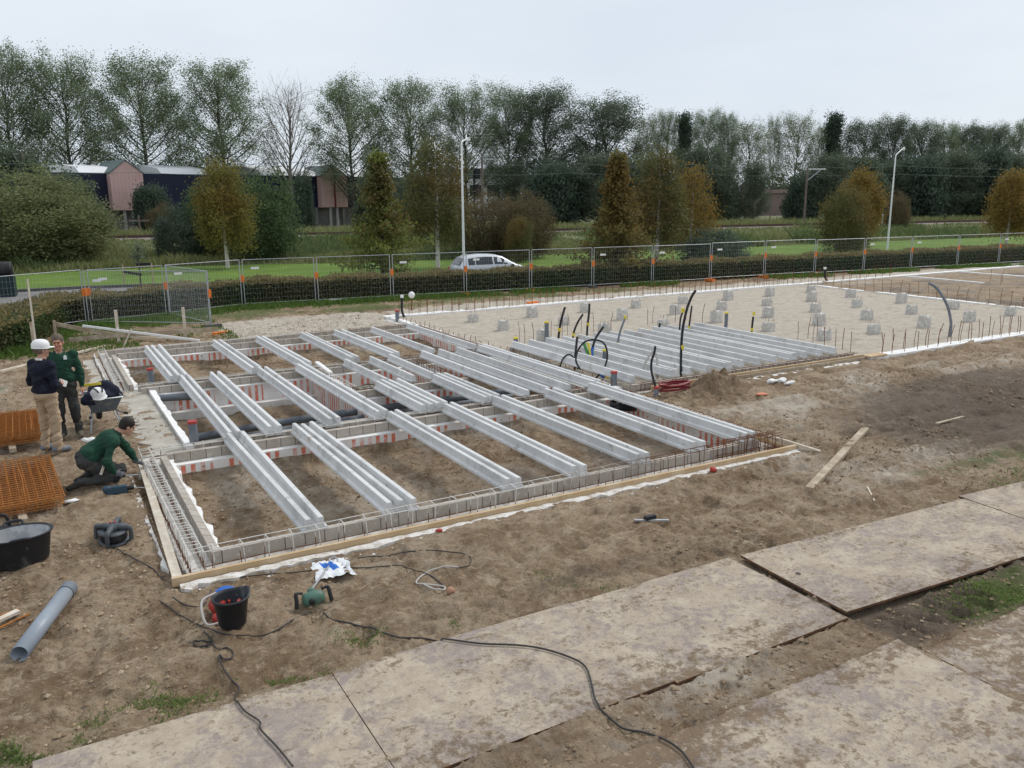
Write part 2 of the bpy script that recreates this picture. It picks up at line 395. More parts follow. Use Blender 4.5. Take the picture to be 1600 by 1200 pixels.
# ------------------------------------------------------------------ the ground: one sheet to the horizon
def axis(segs):
    out = []
    for a, b, d in segs:
        n = max(1, round((b-a)/d)); out += list(np.linspace(a, b, n, endpoint=False))
    return np.array(out+[segs[-1][1]])
gx = axis([(-3000, -600, 600), (-600, -60, 60), (-60, -8, 4), (-8, -2, .2), (-2, 9.6, .03), (9.6, 19, .06), (19, 35, .14), (35, 60, .8), (60, 120, 5), (120, 700, 50), (700, 3500, 700)])
gy = axis([(-700, -20, 85), (-20, 2.2, 1.2), (2.2, 9.7, .03), (9.7, 16, .06), (16, 31, .1), (31, 46, .5), (46, 140, 4), (140, 700, 40), (700, 3500, 700)])
PITS = [(1.56, 10.26, 9.58, 13.64, -.32), (2.02, 10.35, 14.34, 19.02, -.52), (1.72, 10.35, 19.62, 23.84, -.30), (11.0, 18.2, 14.08, 19.5, -.34)]
PLATES = [(-.42, 1.88, 4.9, 6.5), (1.886, 4.398, 4.88, 6.52), (4.40, 6.6, 4.85, 6.50), (6.66, 10.6, 4.78, 6.3), (10.64, 15.4, 4.55, 6.14), (.4, 2.98, 2.45, 4.3), (3.0, 6.66, 2.5, 4.34), (6.69, 10.4, 2.5, 4.12)]
def hfun(X, Y):
    near = rect(X, Y, -8, 34, 1, 31, .6)
    sandy = rect(X, Y, 10.9, 31.3, 13.9, 27.4, .1)
    cl = fbm(X, Y, 5.5, 5, 3, .6)
    z = .055*fbm(X, Y, .35, 3, 1)+.06*fbm(X, Y, 1.6, 4, 2)+.066*cl+.045*np.maximum(fbm(X, Y, 11, 3, 21), .12)
    foot = np.maximum(fbm(X, Y, 3.0, 4, 8, .6)-.12, 0)
    z = z-.16*foot+.05*(.35-np.abs(fbm(X, Y, 2.1, 4, 12, .6)))
    z = z*(1-.72*sandy)
    # tyre and track ribs
    rib = rect(X, Y, 6.7, 8.3, 4.2, 4.75, .12)+.7*rect(X, Y, 13, 24, 8.2, 10.4, .8)+.5*rect(X, Y, 3.5, 7.5, 6.75, 7.15, .12)
    z = z+rib*.032*np.sin((X*.9+Y*.55)*2*math.pi/.14+2*fbm(X, Y, 2, 2, 30))
    for y0_, a_, ph_, x0_, x1_ in ((7.6, .25, 0, 7, 40), (8.25, .25, .1, 7, 40), (9.4, .5, 1.2, 11.5, 40), (10.1, .5, 1.25, 11.5, 40), (11.5, .3, 2, 12, 40), (12.1, .3, 2.05, 12, 40)):
        d_ = Y-(y0_+a_*np.sin(X*.22+ph_)); g_ = rect(X, Y, x0_, x1_, 2, 14, 1.)
        z = z+g_*(-.055*np.exp(-(d_/.13)**2)*(1+.3*np.sin(X*34+d_*12))+.03*np.exp(-((np.abs(d_)-.25)/.09)**2))
    # keep it level beside the foundations
    nearf = rect(X, Y, .9, 10.8, 8.9, 25.2, .35)
    z = z*(1-.75*nearf)-.025*nearf
    for x0, x1, y0, y1 in ((.99, 10.72, 9.13, 14.33), (1.91, 10.72, 14.3, 19.8), (1.21, 10.72, 19.7, 24.88), (10.4, 18.4, 13.75, 14.12), (10.4, 10.95, 14, 27.4)):
        z = np.where((X > x0) & (X < x1) & (Y > y0) & (Y < y1), np.minimum(z, -.12), z)
    for x0, x1, y0, y1, zz in PITS:
        inn = ((X > x0) & (X < x1) & (Y > y0) & (Y < y1))
        edge = np.minimum(np.minimum(X-x0, x1-X), np.minimum(Y-y0, y1-Y))
        fl = zz+.11*fbm(X, Y, .7, 3, 5)+.05*fbm(X, Y, 3, 4, 6)+.045*fbm(X, Y, 9, 3, 7)
        fl = fl+.12*np.exp(-np.maximum(edge, 0)/.3)*(fbm(X, Y, .9, 2, 9)-.25)
        if zz > -.3: fl = fl+.07*np.exp(-np.maximum(X-x0, 0)/.5)
        z = np.where(inn, np.minimum(fl, -.06), z)
    for x0, x1, y0, y1 in PLATES:
        dd_ = np.minimum(np.minimum(X-x0, x1-X), np.minimum(Y-y0, y1-Y))
        lap = (-.02 if y0 > 4 else .0)+(.018 if y0 > 4 else .06)*fbm(X, Y, 5, 5, 33, .65)
        r_ = sstep(-.01, .05, dd_-lap)
        z = np.where(dd_ > -.25, np.maximum(z, (.030 if y0 < 4 else -.012)+.03*fbm(X, Y, 6, 4, 34))*sstep(-.25, -.02, dd_)+z*(1-sstep(-.25, -.02, dd_)), z)
        z = z*(1-r_)-.03*r_
    z = z*near
    return z
GX, GY = np.meshgrid(gx, gy)
GZ = hfun(GX, GY)
def gz(x, y): return float(hfun(np.array([float(x)]), np.array([float(y)]))[0])
def on(px, py, dz=0.):
    x, y, _ = at(px, py); return x, y, gz(x, y)+dz
nx_, ny_ = len(gx), len(gy)
V = np.stack([GX, GY, GZ], -1).reshape(-1, 3)
I = np.arange(nx_*ny_).reshape(ny_, nx_)
Q = np.stack([I[:-1, :-1], I[:-1, 1:], I[1:, 1:], I[1:, :-1]], -1).reshape(-1, 4)
me = npmesh('ground', V, Q, m_ground, smooth=True)
X, Y = GX, GY
big = fbm(X, Y, .23, 3, 40); med = fbm(X, Y, .8, 4, 41)
pale = rect(X, Y, 10.8, 31.3, 14, 27.4, .25)*1.0
pale = np.maximum(pale, .88*rect(X, Y, 4.9, 11, 24.6, 29.2, .7))
pale = np.maximum(pale, .80*rect(X, Y, 11, 60, 27.4, 29.3, .4))
pale = np.maximum(pale, (.36+.5*med)*rect(X, Y, -8, 1.0, 14, 25, 1.2))
pale = np.maximum(pale, (.40+.5*med)*rect(X, Y, 9, 24, 6.5, 13.3, 1.5))
pale = np.maximum(pale, (.22+.5*big)*rect(X, Y, -3, 12, 6.6, 13, 1.2))
pale = np.maximum(pale, (.34+.6*med)*rect(X, Y, 1, 10.4, 9.4, 24, .1))
pale = np.maximum(pale, .42*rect(X, Y, 31.6, 70, 12, 27.2, .3)+.3*med)
dark = 1.15*rect(X, Y, 11.5, 30, 6.8, 11.2, 1.6)*(.65+1.0*big)
dark = np.maximum(dark, .72*rect(X, Y, 2.4, 6.8, 6.6, 7.25, .25)*(.85+.8*med))
dark = np.maximum(dark, .85*rect(X, Y, 6.6, 9.6, 4.1, 4.95, .15))
dark = np.maximum(dark, .42*rect(X, Y, .4, 7, 4.25, 4.95, .15)); pale = np.maximum(pale, (.3+.6*med)*rect(X, Y, .4, 7, 4.25, 4.95, .15))
dark = np.maximum(dark, .62*rect(X, Y, 31.5, 70, 14, 26, .5)*(.7+med))
dark = np.maximum(dark, .42*rect(X, Y, 5, 10, 9.6, 13.7, .4)+.5*med*rect(X, Y, 1.5, 10, 9.6, 13.7, .1))
dark = np.maximum(dark, .50*rect(X, Y, 2, 10.3, 14.3, 19.1, .05))
dark = np.maximum(dark, .65*rect(X, Y, 3, 60, 28.8, 30.5, .4)*(.5+med))
green = .75*rect(X, Y, -12, 20, 29.4, 34, .5)*(.8+.8*med)+.5*rect(X, Y, 20, 60, 28.9, 33, .3)*(.2+2.2*big)
green = np.maximum(green, .45*rect(X, Y, -3, 1.2, 6.5, 6.9, .12)*(.6+1.4*med))
green = np.maximum(green, .4*rect(X, Y, 3.4, 5.6, 6.7, 7.6, .3)*(.4+1.8*med))
green = np.maximum(green, .5*rect(X, Y, 7.6, 13, 4.05, 4.75, .15)*(.7+1.6*med))
green = np.maximum(green, .6*rect(X, Y, 11, 15, 6.3, 7.4, .25)*(.7+1.4*med))
green = np.maximum(green, .45*rect(X, Y, -8, .6, 20, 27, 1.0)*(.6+1.6*med)); green = np.maximum(green, .55*rect(X, Y, -6, 5.0, 25.3, 31, .6)*(.75+1.2*med))
green = np.maximum(green, 1.0*(1-rect(X, Y, -14, 400, -30, 33.5, .8)))
ca = me.color_attributes.new('mask', 'FLOAT_COLOR', 'POINT')
ca.data.foreach_set('color', np.clip(np.stack([pale, dark, green, np.ones_like(pale)], -1), 0, 1).astype(np.float32).ravel())
struct('ground', me)

# soil crumbs and foam crumbs: nobody could count them
def scatter_lumps(name, N, fn, smin, smax, mat, seed, sq=.7):
    r = np.random.default_rng(seed)
    base = np.array([(1, 0, 0), (-1, 0, 0), (0, 1, 0), (0, -1, 0), (0, 0, 1), (0, 0, -1)], float)
    tri = np.array([(0, 2, 4), (2, 1, 4), (1, 3, 4), (3, 0, 4), (2, 0, 5), (1, 2, 5), (3, 1, 5), (0, 3, 5)])
    x, y = fn(r, N); s = smin+(smax-smin)*r.random(len(x))**3
    z = hfun(x, y)
    B = base[None]*(.6+.7*r.random((len(x), 6, 1)))*s[:, None, None]
    B[:, :, 2] *= sq; an = r.random(len(x))*6.3
    c, s_ = np.cos(an)[:, None], np.sin(an)[:, None]
    Vx = B[:, :, 0]*c-B[:, :, 1]*s_+x[:, None]; Vy = B[:, :, 0]*s_+B[:, :, 1]*c+y[:, None]; Vz = B[:, :, 2]+z[:, None]+(s*.15)[:, None]
    V = np.stack([Vx, Vy, Vz], -1).reshape(-1, 3); T = (tri[None]+6*np.arange(len(x))[:, None, None]).reshape(-1, 3)
    return npmesh(name, V, T, mat)
def soil_fn(r, N):
    x = r.uniform(-2, 22, N*3); y = 2.4+r.random(N*3)**1.3*26
    keep = (fbm(x, y, .6, 3, 51) > -.05)
    for x0, x1, y0, y1 in PLATES: keep &= ~((x > x0) & (x < x1) & (y > y0) & (y < y1)) | (r.random(N*3) < .06)
    keep &= ~((x > 10.8) & (y > 13.6)); keep &= ~((x > 1) & (x < 10.8) & (y > 8.9) & (y < 9.6))
    i = np.where(keep)[0][:N]; return x[i], y[i]
thing('soil_clods', scatter_lumps('soil_clods', 30000, soil_fn, .006, .036, M('clod_soil', (.27, .19, .12), [((.42, .33, .23), 2, .45, .6), ((.14, .098, .063), 5, .55, .7)], .95), 5),
      'loose brown clods strewn over the trampled soil', 'soil', kind='stuff')
def foam_fn(r, N):
    k = N//6
    x = np.concatenate([r.uniform(1, 10.8, 2*k), r.normal(.93, .09, k), r.normal(1.0, .16, k), r.uniform(2.1, 10, k), r.uniform(1.6, 10, k)])
    y = np.concatenate([8.86+np.abs(r.normal(0, .07, 2*k))*-1, r.uniform(10, 14.3, k), r.uniform(14.3, 24, k), r.uniform(14.5, 18.9, k), r.uniform(9.7, 13.6, k)])
    return x, y
thing('foam_crumbs', scatter_lumps('foam_crumbs', 330, foam_fn, .005, .024, m_foamw, 8), 'white foam crumbs scattered along the foundation edges', 'foam crumbs', kind='stuff')

# ------------------------------------------------------------------ road plates
PL = ['half buried sandy steel plate at the bottom left corner', 'sandy steel plate crossed by the black cable beside the grass tufts', 'sandy steel plate between the seam and the raised plate corner',
      'raised steel plate overlapping its neighbour with a dark shadow gap', 'steel plate farthest up the right edge behind the raised plate', 'front row steel plate cut by the bottom edge, left of centre',
      'front row steel plate with the purple bare patches', 'dirt covered front row steel plate at the right edge under track marks']
PRZ = [0, 0, 0, -.055, -.07, .01, 0, -.02]; PZ = [.010, .010, .0102, .05, .03, .004, .006, .002]
for i, (x0, x1, y0, y1) in enumerate(PLATES):
    if i == 5: continue
    lx, ly = x1-x0, y1-y0; b = MB({6: m_plate_mud, 7: m_plate_cov}.get(i, m_plate))
    nX, nY = int(lx/.12), int(ly/.12); vs = []; rr = np.random.default_rng(60+i)
    ax = np.linspace(-lx/2, lx/2, nX+1); ay = np.linspace(-ly/2, ly/2, nY+1); A, B_ = np.meshgrid(ax, ay)
    bend = (0 if i in (1, 2) else .014)*(A/lx*2)**2*rr.uniform(-.6, 1)+.006*fbm(A, B_, .8, 2, 70+i)
    n0 = (nX+1)*(nY+1)
    vt = np.stack([A, B_, bend+.012], -1).reshape(-1, 3)
    J = np.arange(n0).reshape(nY+1, nX+1)
    b.add(vt, [tuple(q) for q in np.stack([J[:-1, :-1], J[:-1, 1:], J[1:, 1:], J[1:, :-1]], -1).reshape(-1, 4)], True)
    b.m = m_plate_edge
    rim = list(J[0])+list(J[1:, -1])+list(J[-1, -2::-1])+list(J[-2:0:-1, 0]); m = len(rim)
    top = [tuple(vt[k]) for k in rim]; bot = [(p[0], p[1], p[2]-.028) for p in top]
    b.add(top+bot, [(k, m+k, m+(k+1) % m, (k+1) % m) for k in range(m)])
    b.m = m_blk
    for hx in ((-lx/2+.22,) if i == 3 else ()): b.lathe([(0, 0), (.03, 0)], 10, (hx, rr.uniform(-.1, .1), .012+float(.014*abs(rr.uniform(0, .2)))+.006), cap0=False)  # flat black disc paints the dark of a lifting hole
    thing('road_plate', b, PL[i], 'steel plate', ((x0+x1)/2, (y0+y1)/2, PZ[i]), PRZ[i], 'steel road plates laid over the soil')

# ------------------------------------------------------------------ foundations of the first house
def jag(b, x0, x1, y, sgn, wmin, wmax, z0, z1, seed, axis_='x', step=.12):
    """foam edge with a broken outline: runs from x0 to x1, sticks out from y by a ragged width."""
    r = np.random.default_rng(seed); n = max(2, int((x1-x0)/step)); xs = np.linspace(x0, x1, n)
    wv = wmin+(wmax-wmin)*r.random(n)*(.35+.65*r.random(n)); zt = z1-.02*r.random(n)
    vs = []
    for k in range(n):
        for yy, zz in ((y, zt[k]), (y+sgn*wv[k], zt[k]-.006), (y+sgn*wv[k]*1.02, z0), (y, z0)):
            vs.append((xs[k], yy, zz) if axis_ == 'x' else (yy, xs[k], zz))
    fs = []
    for k in range(n-1):
        for j in range(4): fs.append((4*k+j, 4*k+(j+1) % 4, 4*k+4+(j+1) % 4, 4*k+4+j))
    fs += [(0, 1, 2, 3), tuple(range(4*n-4, 4*n))]
    b.add(vs, fs); return b
def wall(label, ledge=(), course=(), lining=(), edge=(), group='foundation walls of the two houses', apron=None, loc=(5, 10, 0)):
    t = E('foundation_wall', label, 'foundation wall', loc, 0, group); t['kind'] = 'thing'
    off = Vector(loc)
    def sp(m, lst, nm):
        for q in lst:
            b = MB(m); b.span(*q); b.v = [(v[0]-off.x, v[1]-off.y, v[2]-off.z) for v in b.v]; part(nm, b, t)
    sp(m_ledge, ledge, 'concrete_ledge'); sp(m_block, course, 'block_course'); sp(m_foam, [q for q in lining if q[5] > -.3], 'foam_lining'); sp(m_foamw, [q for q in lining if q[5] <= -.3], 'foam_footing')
    for q in edge:
        b = MB(m_foame if q[3] < 0 else m_foamw); jag(b, *q); b.v = [(v[0]-off.x, v[1]-off.y, v[2]-off.z) for v in b.v]; part('foam_edge', b, t)
    if apron:
        b = MB(m_apron)
        for q in apron: jag(b, *q)
        b.v = [(v[0]-off.x, v[1]-off.y, v[2]-off.z) for v in b.v]; part('screed_apron', b, t)
    return t
BT = .12
wall('front foundation wall of the near house, blocks behind the long orange board', [(1.12, 10.28, 9.10, 9.49, -.6, -.03)], [(1.42, 10.2, 9.49, 9.59, -.10, BT)], [],
     [(1.0, 10.7, 9.06, -1, .08, .19, -.2, .022, 1, 'x', .09)], loc=(5.5, 9.05, 0))
wall('left foundation wall beside the kneeling worker, pale blocks behind a steel cage', [(1.10, 1.42, 9.495, 13.75, -.6, -.032)], [(1.422, 1.52, 9.595, 13.78, -.10, BT-.002)], [],
     [(9.75, 13.7, 1.523, 1, .02, .13, -.3, .075, 2, 'y', .14), (9.5, 13.4, .95, -1, .0, .10, -.1, .012, 3, 'y', .1)], loc=(1.3, 11.5, 0))
wall('first cross foundation wall between the front bay and the deep middle bay', [(1.2, 10.5, 13.785, 14.33, -.75, -.034)], [(1.53, 10.22, 13.80, 13.90, -.09, BT+.001), (2.02, 10.5, 14.16, 14.26, -.09, BT+.001)],
     [(1.6, 10.22, 13.64, 13.783, -.7, -.036)], loc=(6, 14.05, 0))
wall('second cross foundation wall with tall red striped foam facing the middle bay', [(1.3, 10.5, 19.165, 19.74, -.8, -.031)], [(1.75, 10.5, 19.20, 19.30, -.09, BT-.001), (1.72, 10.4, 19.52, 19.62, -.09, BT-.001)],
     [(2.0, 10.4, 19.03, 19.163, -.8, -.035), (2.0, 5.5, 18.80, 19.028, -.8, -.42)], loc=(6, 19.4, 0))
wall('back foundation wall of the near house, nearest the hedge', [(1.3, 10.5, 23.985, 24.70, -.6, -.032)], [(1.72, 10.5, 24.02, 24.12, -.09, BT), (1.45, 10.5, 24.55, 24.65, -.09, BT+.03)],
     [(1.72, 10.4, 23.85, 23.983, -.6, -.036)], [(1.3, 10.6, 24.72, 1, .06, .16, -.1, .04, 5, 'x', .12)], loc=(6, 24.3, 0))
wall('left foundation wall of the back bay beside the two standing men', [(1.22, 1.715, 19.745, 24.5, -.6, -.033)], [(1.55, 1.65, 19.75, 24.0, -.09, BT-.003)], [],
     [(19.7, 23.95, 1.655, 1, .05, .17, -.4, .03, 6, 'y', .16), (19.8, 24.9, 1.20, -1, .02, .07, -.1, .06, 7, 'y', .2)],
     apron=[(19.8, 24.2, 1.12, -1, .18, .48, -.1, .012, 8, 'y', .14)], loc=(1.4, 22, 0))
wall('ragged white foam upstand on the left of the middle bay with pale screed apron', [(1.2, 2.015, 14.335, 19.16, -.75, -.04)], [], [],
     [(14.35, 19.5, 1.90, 1, .09, .14, -.7, .075, 9, 'y', .18)], apron=[(14.3, 19.75, 1.885, -1, .40, .78, -.15, .004, 10, 'y', .13)], loc=(1.9, 16.7, 0))
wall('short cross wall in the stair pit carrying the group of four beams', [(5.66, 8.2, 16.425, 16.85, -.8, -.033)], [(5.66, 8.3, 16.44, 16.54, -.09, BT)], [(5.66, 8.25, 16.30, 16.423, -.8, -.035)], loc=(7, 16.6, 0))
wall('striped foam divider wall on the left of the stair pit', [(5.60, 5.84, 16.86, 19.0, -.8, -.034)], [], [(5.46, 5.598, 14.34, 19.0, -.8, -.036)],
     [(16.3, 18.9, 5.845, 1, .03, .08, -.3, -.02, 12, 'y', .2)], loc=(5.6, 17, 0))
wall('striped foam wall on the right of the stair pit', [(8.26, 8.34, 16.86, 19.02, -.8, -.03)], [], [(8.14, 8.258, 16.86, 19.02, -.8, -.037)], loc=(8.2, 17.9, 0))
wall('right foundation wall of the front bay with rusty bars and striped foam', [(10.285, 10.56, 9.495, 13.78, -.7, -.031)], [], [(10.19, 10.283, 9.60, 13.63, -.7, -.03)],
     [(9.2, 13.6, 10.68, 1, .02, .14, -.1, .0, 13, 'y', .1)], loc=(10.4, 11.5, 0))
wall('party wall between the near house and the sand filled house', [(10.42, 10.92, 13.79, 27.4, -.7, -.033)], [(10.56, 10.66, 14.3, 24.5, -.09, BT-.002)], [(10.335, 10.418, 14.34, 23.8, -.7, -.04), (10.925, 10.995, 14.1, 19.4, -.7, -.05)],
     [(14.2, 27.6, 10.70, 1, .17, .26, -.1, .045, 14, 'y', .3)], loc=(10.7, 19, 0))
wall('front foundation wall of the sand filled house under the packed beams', [(11.0, 18.3, 13.74, 14.1, -.7, -.035)], [(11.0, 18.2, 13.90, 14.0, -.09, BT)], [(11.0, 18.2, 14.02, 14.08, -.7, -.036)],
     [(11.3, 18.4, 13.60, -1, .10, .30, -.1, -.002, 15, 'x', .14)], loc=(14.6, 13.85, 0))
wall('far edge of the packed beam field against the raked sand', [(11.0, 18.3, 19.26, 19.6, -.7, -.036)], [(11.0, 18.2, 19.28, 19.36, -.09, BT-.004)], loc=(14.6, 19.4, 0))
def foam_strip(label, x0, x1, y0, y1, seed, ax='x'):
    b = MB(m_foamw); w0 = (y1-y0)
    jag(b, x0, x1, y0, 1, w0*.92, w0*1.04, -.12, .065, seed, ax, .35)
    thing('foam_strip', b, label, 'foam strip', group='white foam foundation strips of the sand houses')
foam_strip('long white foam strip along the far side of the raked sand', 10.6, 31.2, 27.25, 27.75, 21)
foam_strip('white foam strip continuing past the far sand corner to the right', 31.22, 50, 27.2, 27.62, 22)
foam_strip('white foam strip along the front of the raked sand, by the bent conduit', 18.35, 40, 13.50, 13.90, 23)
foam_strip('grubby foam strip between the raked sand and the muddy plot', 16.5, 27.2, 31.28, 31.62, 24, 'y')
foam_strip('thin white foam strip across the muddy plot, nearer one', 23.0, 27.1, 38.9, 39.15, 25, 'y')
foam_strip('thin white foam strip across the muddy plot, farther one', 22.5, 27.1, 43.6, 43.9, 26, 'y')

# formwork boards
def board(label, a, b_, wd, ht, m, name='formwork_board', grp='timber boards around the foundations', cat='board'):
    b = MB(m); b.bar(a, b_, wd, ht); return thing(name, b, label, cat, group=grp)
board('long orange formwork board along the front foundation edge', (.93, 9.105, .03), (10.62, 9.075, .035), .05, .10, m_wood)
board('pale flat plank along the left foundation, under the kneeling man\'s hand', (.99, 9.12, .055), (1.15, 13.95, .05), .10, .035, m_woodp)
board('pale board along the right foundation edge with one end overshooting the corner', (10.66, 8.62, .05), (10.66, 13.45, .05), .045, .10, m_woodp)
board('second board closing the right front corner behind the overshooting one', (10.60, 9.06, -.0), (10.60, 11.2, .0), .05, .06, m_wood)
board('orange formwork board along the front of the packed beam field', (11.35, 13.70, .05), (18.3, 13.72, .05), .05, .11, m_wood)
board('lower formwork board lying before the packed beam field', (12.6, 13.62, .03), (18.5, 13.63, .03), .04, .07, m_woodo)
board('short pinkish board end where the front foam strip starts', (18.3, 13.62, .07), (18.95, 13.62, .075), .30, .04, m_wood)
board('loose brown plank lying on open soil right of the house', (*at(1264, 768)[:2], .035), (*at(1352, 674)[:2], .045), .115, .06, m_woodo, 'loose_plank')
board('thin stick lying on the soil below the loose plank', (*at(1355, 764)[:2], .03), (*at(1366, 786)[:2], .03), .02, .02, m_woodp, 'wooden_stick')
board('pale slat lying on dark churned soil far right', (*at(1463, 664)[:2], .03), (*at(1505, 654)[:2], .04), .05, .02, m_woodo, 'loose_lath')

# ------------------------------------------------------------------ reinforcement cages
def cage(label, a, b_, wd, z0, z1, step, mat, r=.0065, rs=.0055, hook=False):
    """four long bars and a stirrup every step along a-b."""
    a, b_ = Vector((*a, 0)), Vector((*b_, 0)); L = (b_-a).length; d = (b_-a)/L
    t = E('rebar_cage', label, 'rebar cage', a, math.atan2(d.y, d.x), 'reinforcement cages on the foundations')
    for y in (-wd/2, wd/2):
        for z in (z0, z1):
            m = MB(mat); n = int(L/.7)+2
            m.tube([(L*k/(n-1), y+random.uniform(-.006, .006), z+random.uniform(-.005, .005)) for k in range(n)], r, 5); part('long_bar', m, t)
    m = MB(mat); o = wd/2+.008
    P = [(0, -o, z0-.05), (0, -o, z1-.01), (0, -o+.02, z1+.012), (0, o-.02, z1+.012), (0, o, z1-.01), (0, o, z0-.05)]
    m.tube(P, rs, 5); me_ = m.mesh('stirrup')
    n = int(L/step)
    for k in range(n):
        s = part('stirrup', me_, t, ((k+.4)*step+random.uniform(-.02, .02), 0, random.uniform(-.012, .012)))
        s.rotation_euler = (random.uniform(-.05, .05), random.uniform(-.07, .07), random.uniform(-.12, .12))
    return t
cage('white splashed rebar cage along the front foundation, rusty at its right end', (1.3, 9.30), (10.45, 9.30), .17, .01, .255, .30, m_cage)
cage('dense white splashed rebar cage right of the kneeling man', (1.235, 9.25), (1.215, 14.05), .15, .01, .225, .115, m_cage)
cage('rebar cage lying in the first cross wall', (1.35, 14.03), (10.3, 14.03), .14, .03, .17, .33, m_cage)
cage('rebar cage lying in the second cross wall', (1.75, 19.41), (10.4, 19.41), .13, .03, .17, .33, m_cage)
cage('rebar cage along the back wall nearest the hedge', (1.7, 24.33), (10.4, 24.33), .18, .03, .20, .40, m_cage)
cage('white splashed rebar cage left of the back bay, beside the wheelbarrow', (1.36, 19.7), (1.36, 24.6), .16, .03, .20, .16, m_cage)
cage('rusty bare rebar cage along the right wall of the front bay', (10.42, 9.2), (10.42, 13.6), .15, .0, .17, .16, m_rust)
cage('rusty tall bars at the right front corner of the near house', (9.2, 9.40), (10.5, 9.36), .12, .02, .26, .15, m_rust)
cage('rebar cage along the front of the packed beam field', (11.1, 13.83), (18.2, 13.83), .10, .0, .15, .30, m_cage)
cage('rebar cage in the party wall beside the long double beam', (10.47, 14.3), (10.47, 24.2), .10, .02, .15, .22, m_rust)
cage('short white rebar cage in the stair pit', (5.75, 16.66), (8.2, 16.66), .14, .0, .15, .14, m_cage)
cage('white rebar cage running along the stair pit divider', (5.72, 16.8), (5.72, 19.1), .12, .0, .15, .14, m_cage)
cage('rusty rebar cage on the right of the stair pit', (8.10, 16.8), (8.10, 19.1), .12, .0, .16, .16, m_rust)

# ------------------------------------------------------------------ concrete T beams
def tbeam_mesh(L):
    b = MB(m_beam); w0, w1, h0, h1 = .078, .034, .036, .17
    prof = [(-w0, 0), (w0, 0), (w0, h0), (w1+.006, h0+.018), (w1, h1-.006), (w1-.006, h1), (-w1+.006, h1), (-w1, h1-.006), (-w1-.006, h0+.018), (-w0, h0)]
    b.prism(prof, (0, 0, 0), (0, L, 0)); return b.mesh('concrete_beam')
BM = {}
GRPB = 'inverted T concrete beams across the foundations'
def beam(x, y0, y1, label, tilt=0.):
    tilt *= 1.6; key = round(y1-y0, 1)
    if key not in BM: BM[key] = tbeam_mesh(key)
    o = thing('concrete_beam', BM[key], label, 'concrete beam', (x, y0, BT+.003), tilt, GRPB); return o
SIDE = {1: ['single'], 2: ['left', 'right'], 3: ['left', 'middle', 'right'], 4: ['left', 'second', 'third', 'right']}
SET = {1: 'lone beam', 2: 'pair', 3: 'threesome', 4: 'foursome'}
def beams(x, y0, y1, n, where, pitch=.158):
    for k in range(n):
        lab = ('single concrete beam, ' if n == 1 else '%s beam of the %s, ' % (SIDE[n][k], SET[n]))+where
        beam(x+k*pitch+random.uniform(-.008, .008), y0+random.uniform(-.03, .03), y1+random.uniform(-.03, .03), lab, random.uniform(-.006, .006))
W7 = ['first', 'second', 'third', 'fourth', 'fifth', 'sixth', 'last']
for i, (x, n) in enumerate([(2.56, 2), (3.64, 3), (5.40, 2), (6.50, 2), (7.66, 2), (8.82, 2), (9.90, 2)]):
    beams(x, 9.50, 13.97, n, '%s set from the kneeling man in the front bay' % W7[i])
for i, (x, n) in enumerate([(2.56, 2), (3.24, 2), (4.30, 2), (5.22, 2)]):
    beams(x, 14.0, 19.36, n, '%s set from the red capped pipes in the middle bay' % W7[i])
for i, (x, n) in enumerate([(2.41, 3), (4.20, 2), (5.38, 2), (6.60, 2), (7.68, 2), (8.80, 1), (10.02, 1)]):
    beams(x, 19.40, 23.97 if i < 6 else 24.0, n, '%s set from the wheelbarrow in the back bay' % W7[i])
for i, x in enumerate([6.40, 7.03, 7.52]): beams(x, 16.62, 19.3, 1, '%s over the stair pit, far half' % W7[i])
beams(6.12, 14.02, 16.56, 4, 'over the drain pipes, near half')
beams(7.44, 14.02, 16.56, 3, 'right of the foursome over the drain pipes')
for i, (x, nn) in enumerate([(8.44, 'first'), (8.93, 'second'), (9.44, 'third'), (10.08, 'fourth')]):
    beam(x, 14.05, 19.35, 'long concrete beam right of the stair pit, %s towards the sand house' % nn)
beam(10.24, 14.05, 19.35, 'long concrete beam lying closest to the sand filled house')
yx = [11.14+.545*i for i in range(13)]
for i, x in enumerate(yx):
    beam(x, 14.06, 19.32, 'concrete beam of the packed field beside the sand, %s from the cable tangle' % ORD[i])
for i, x in ((2, yx[2]+.16), (5, yx[5]+.16), (9, yx[9]+.16)):
    beam(x, 14.06, 19.32, 'extra concrete beam doubled against the %s of the packed field' % ORD[i])

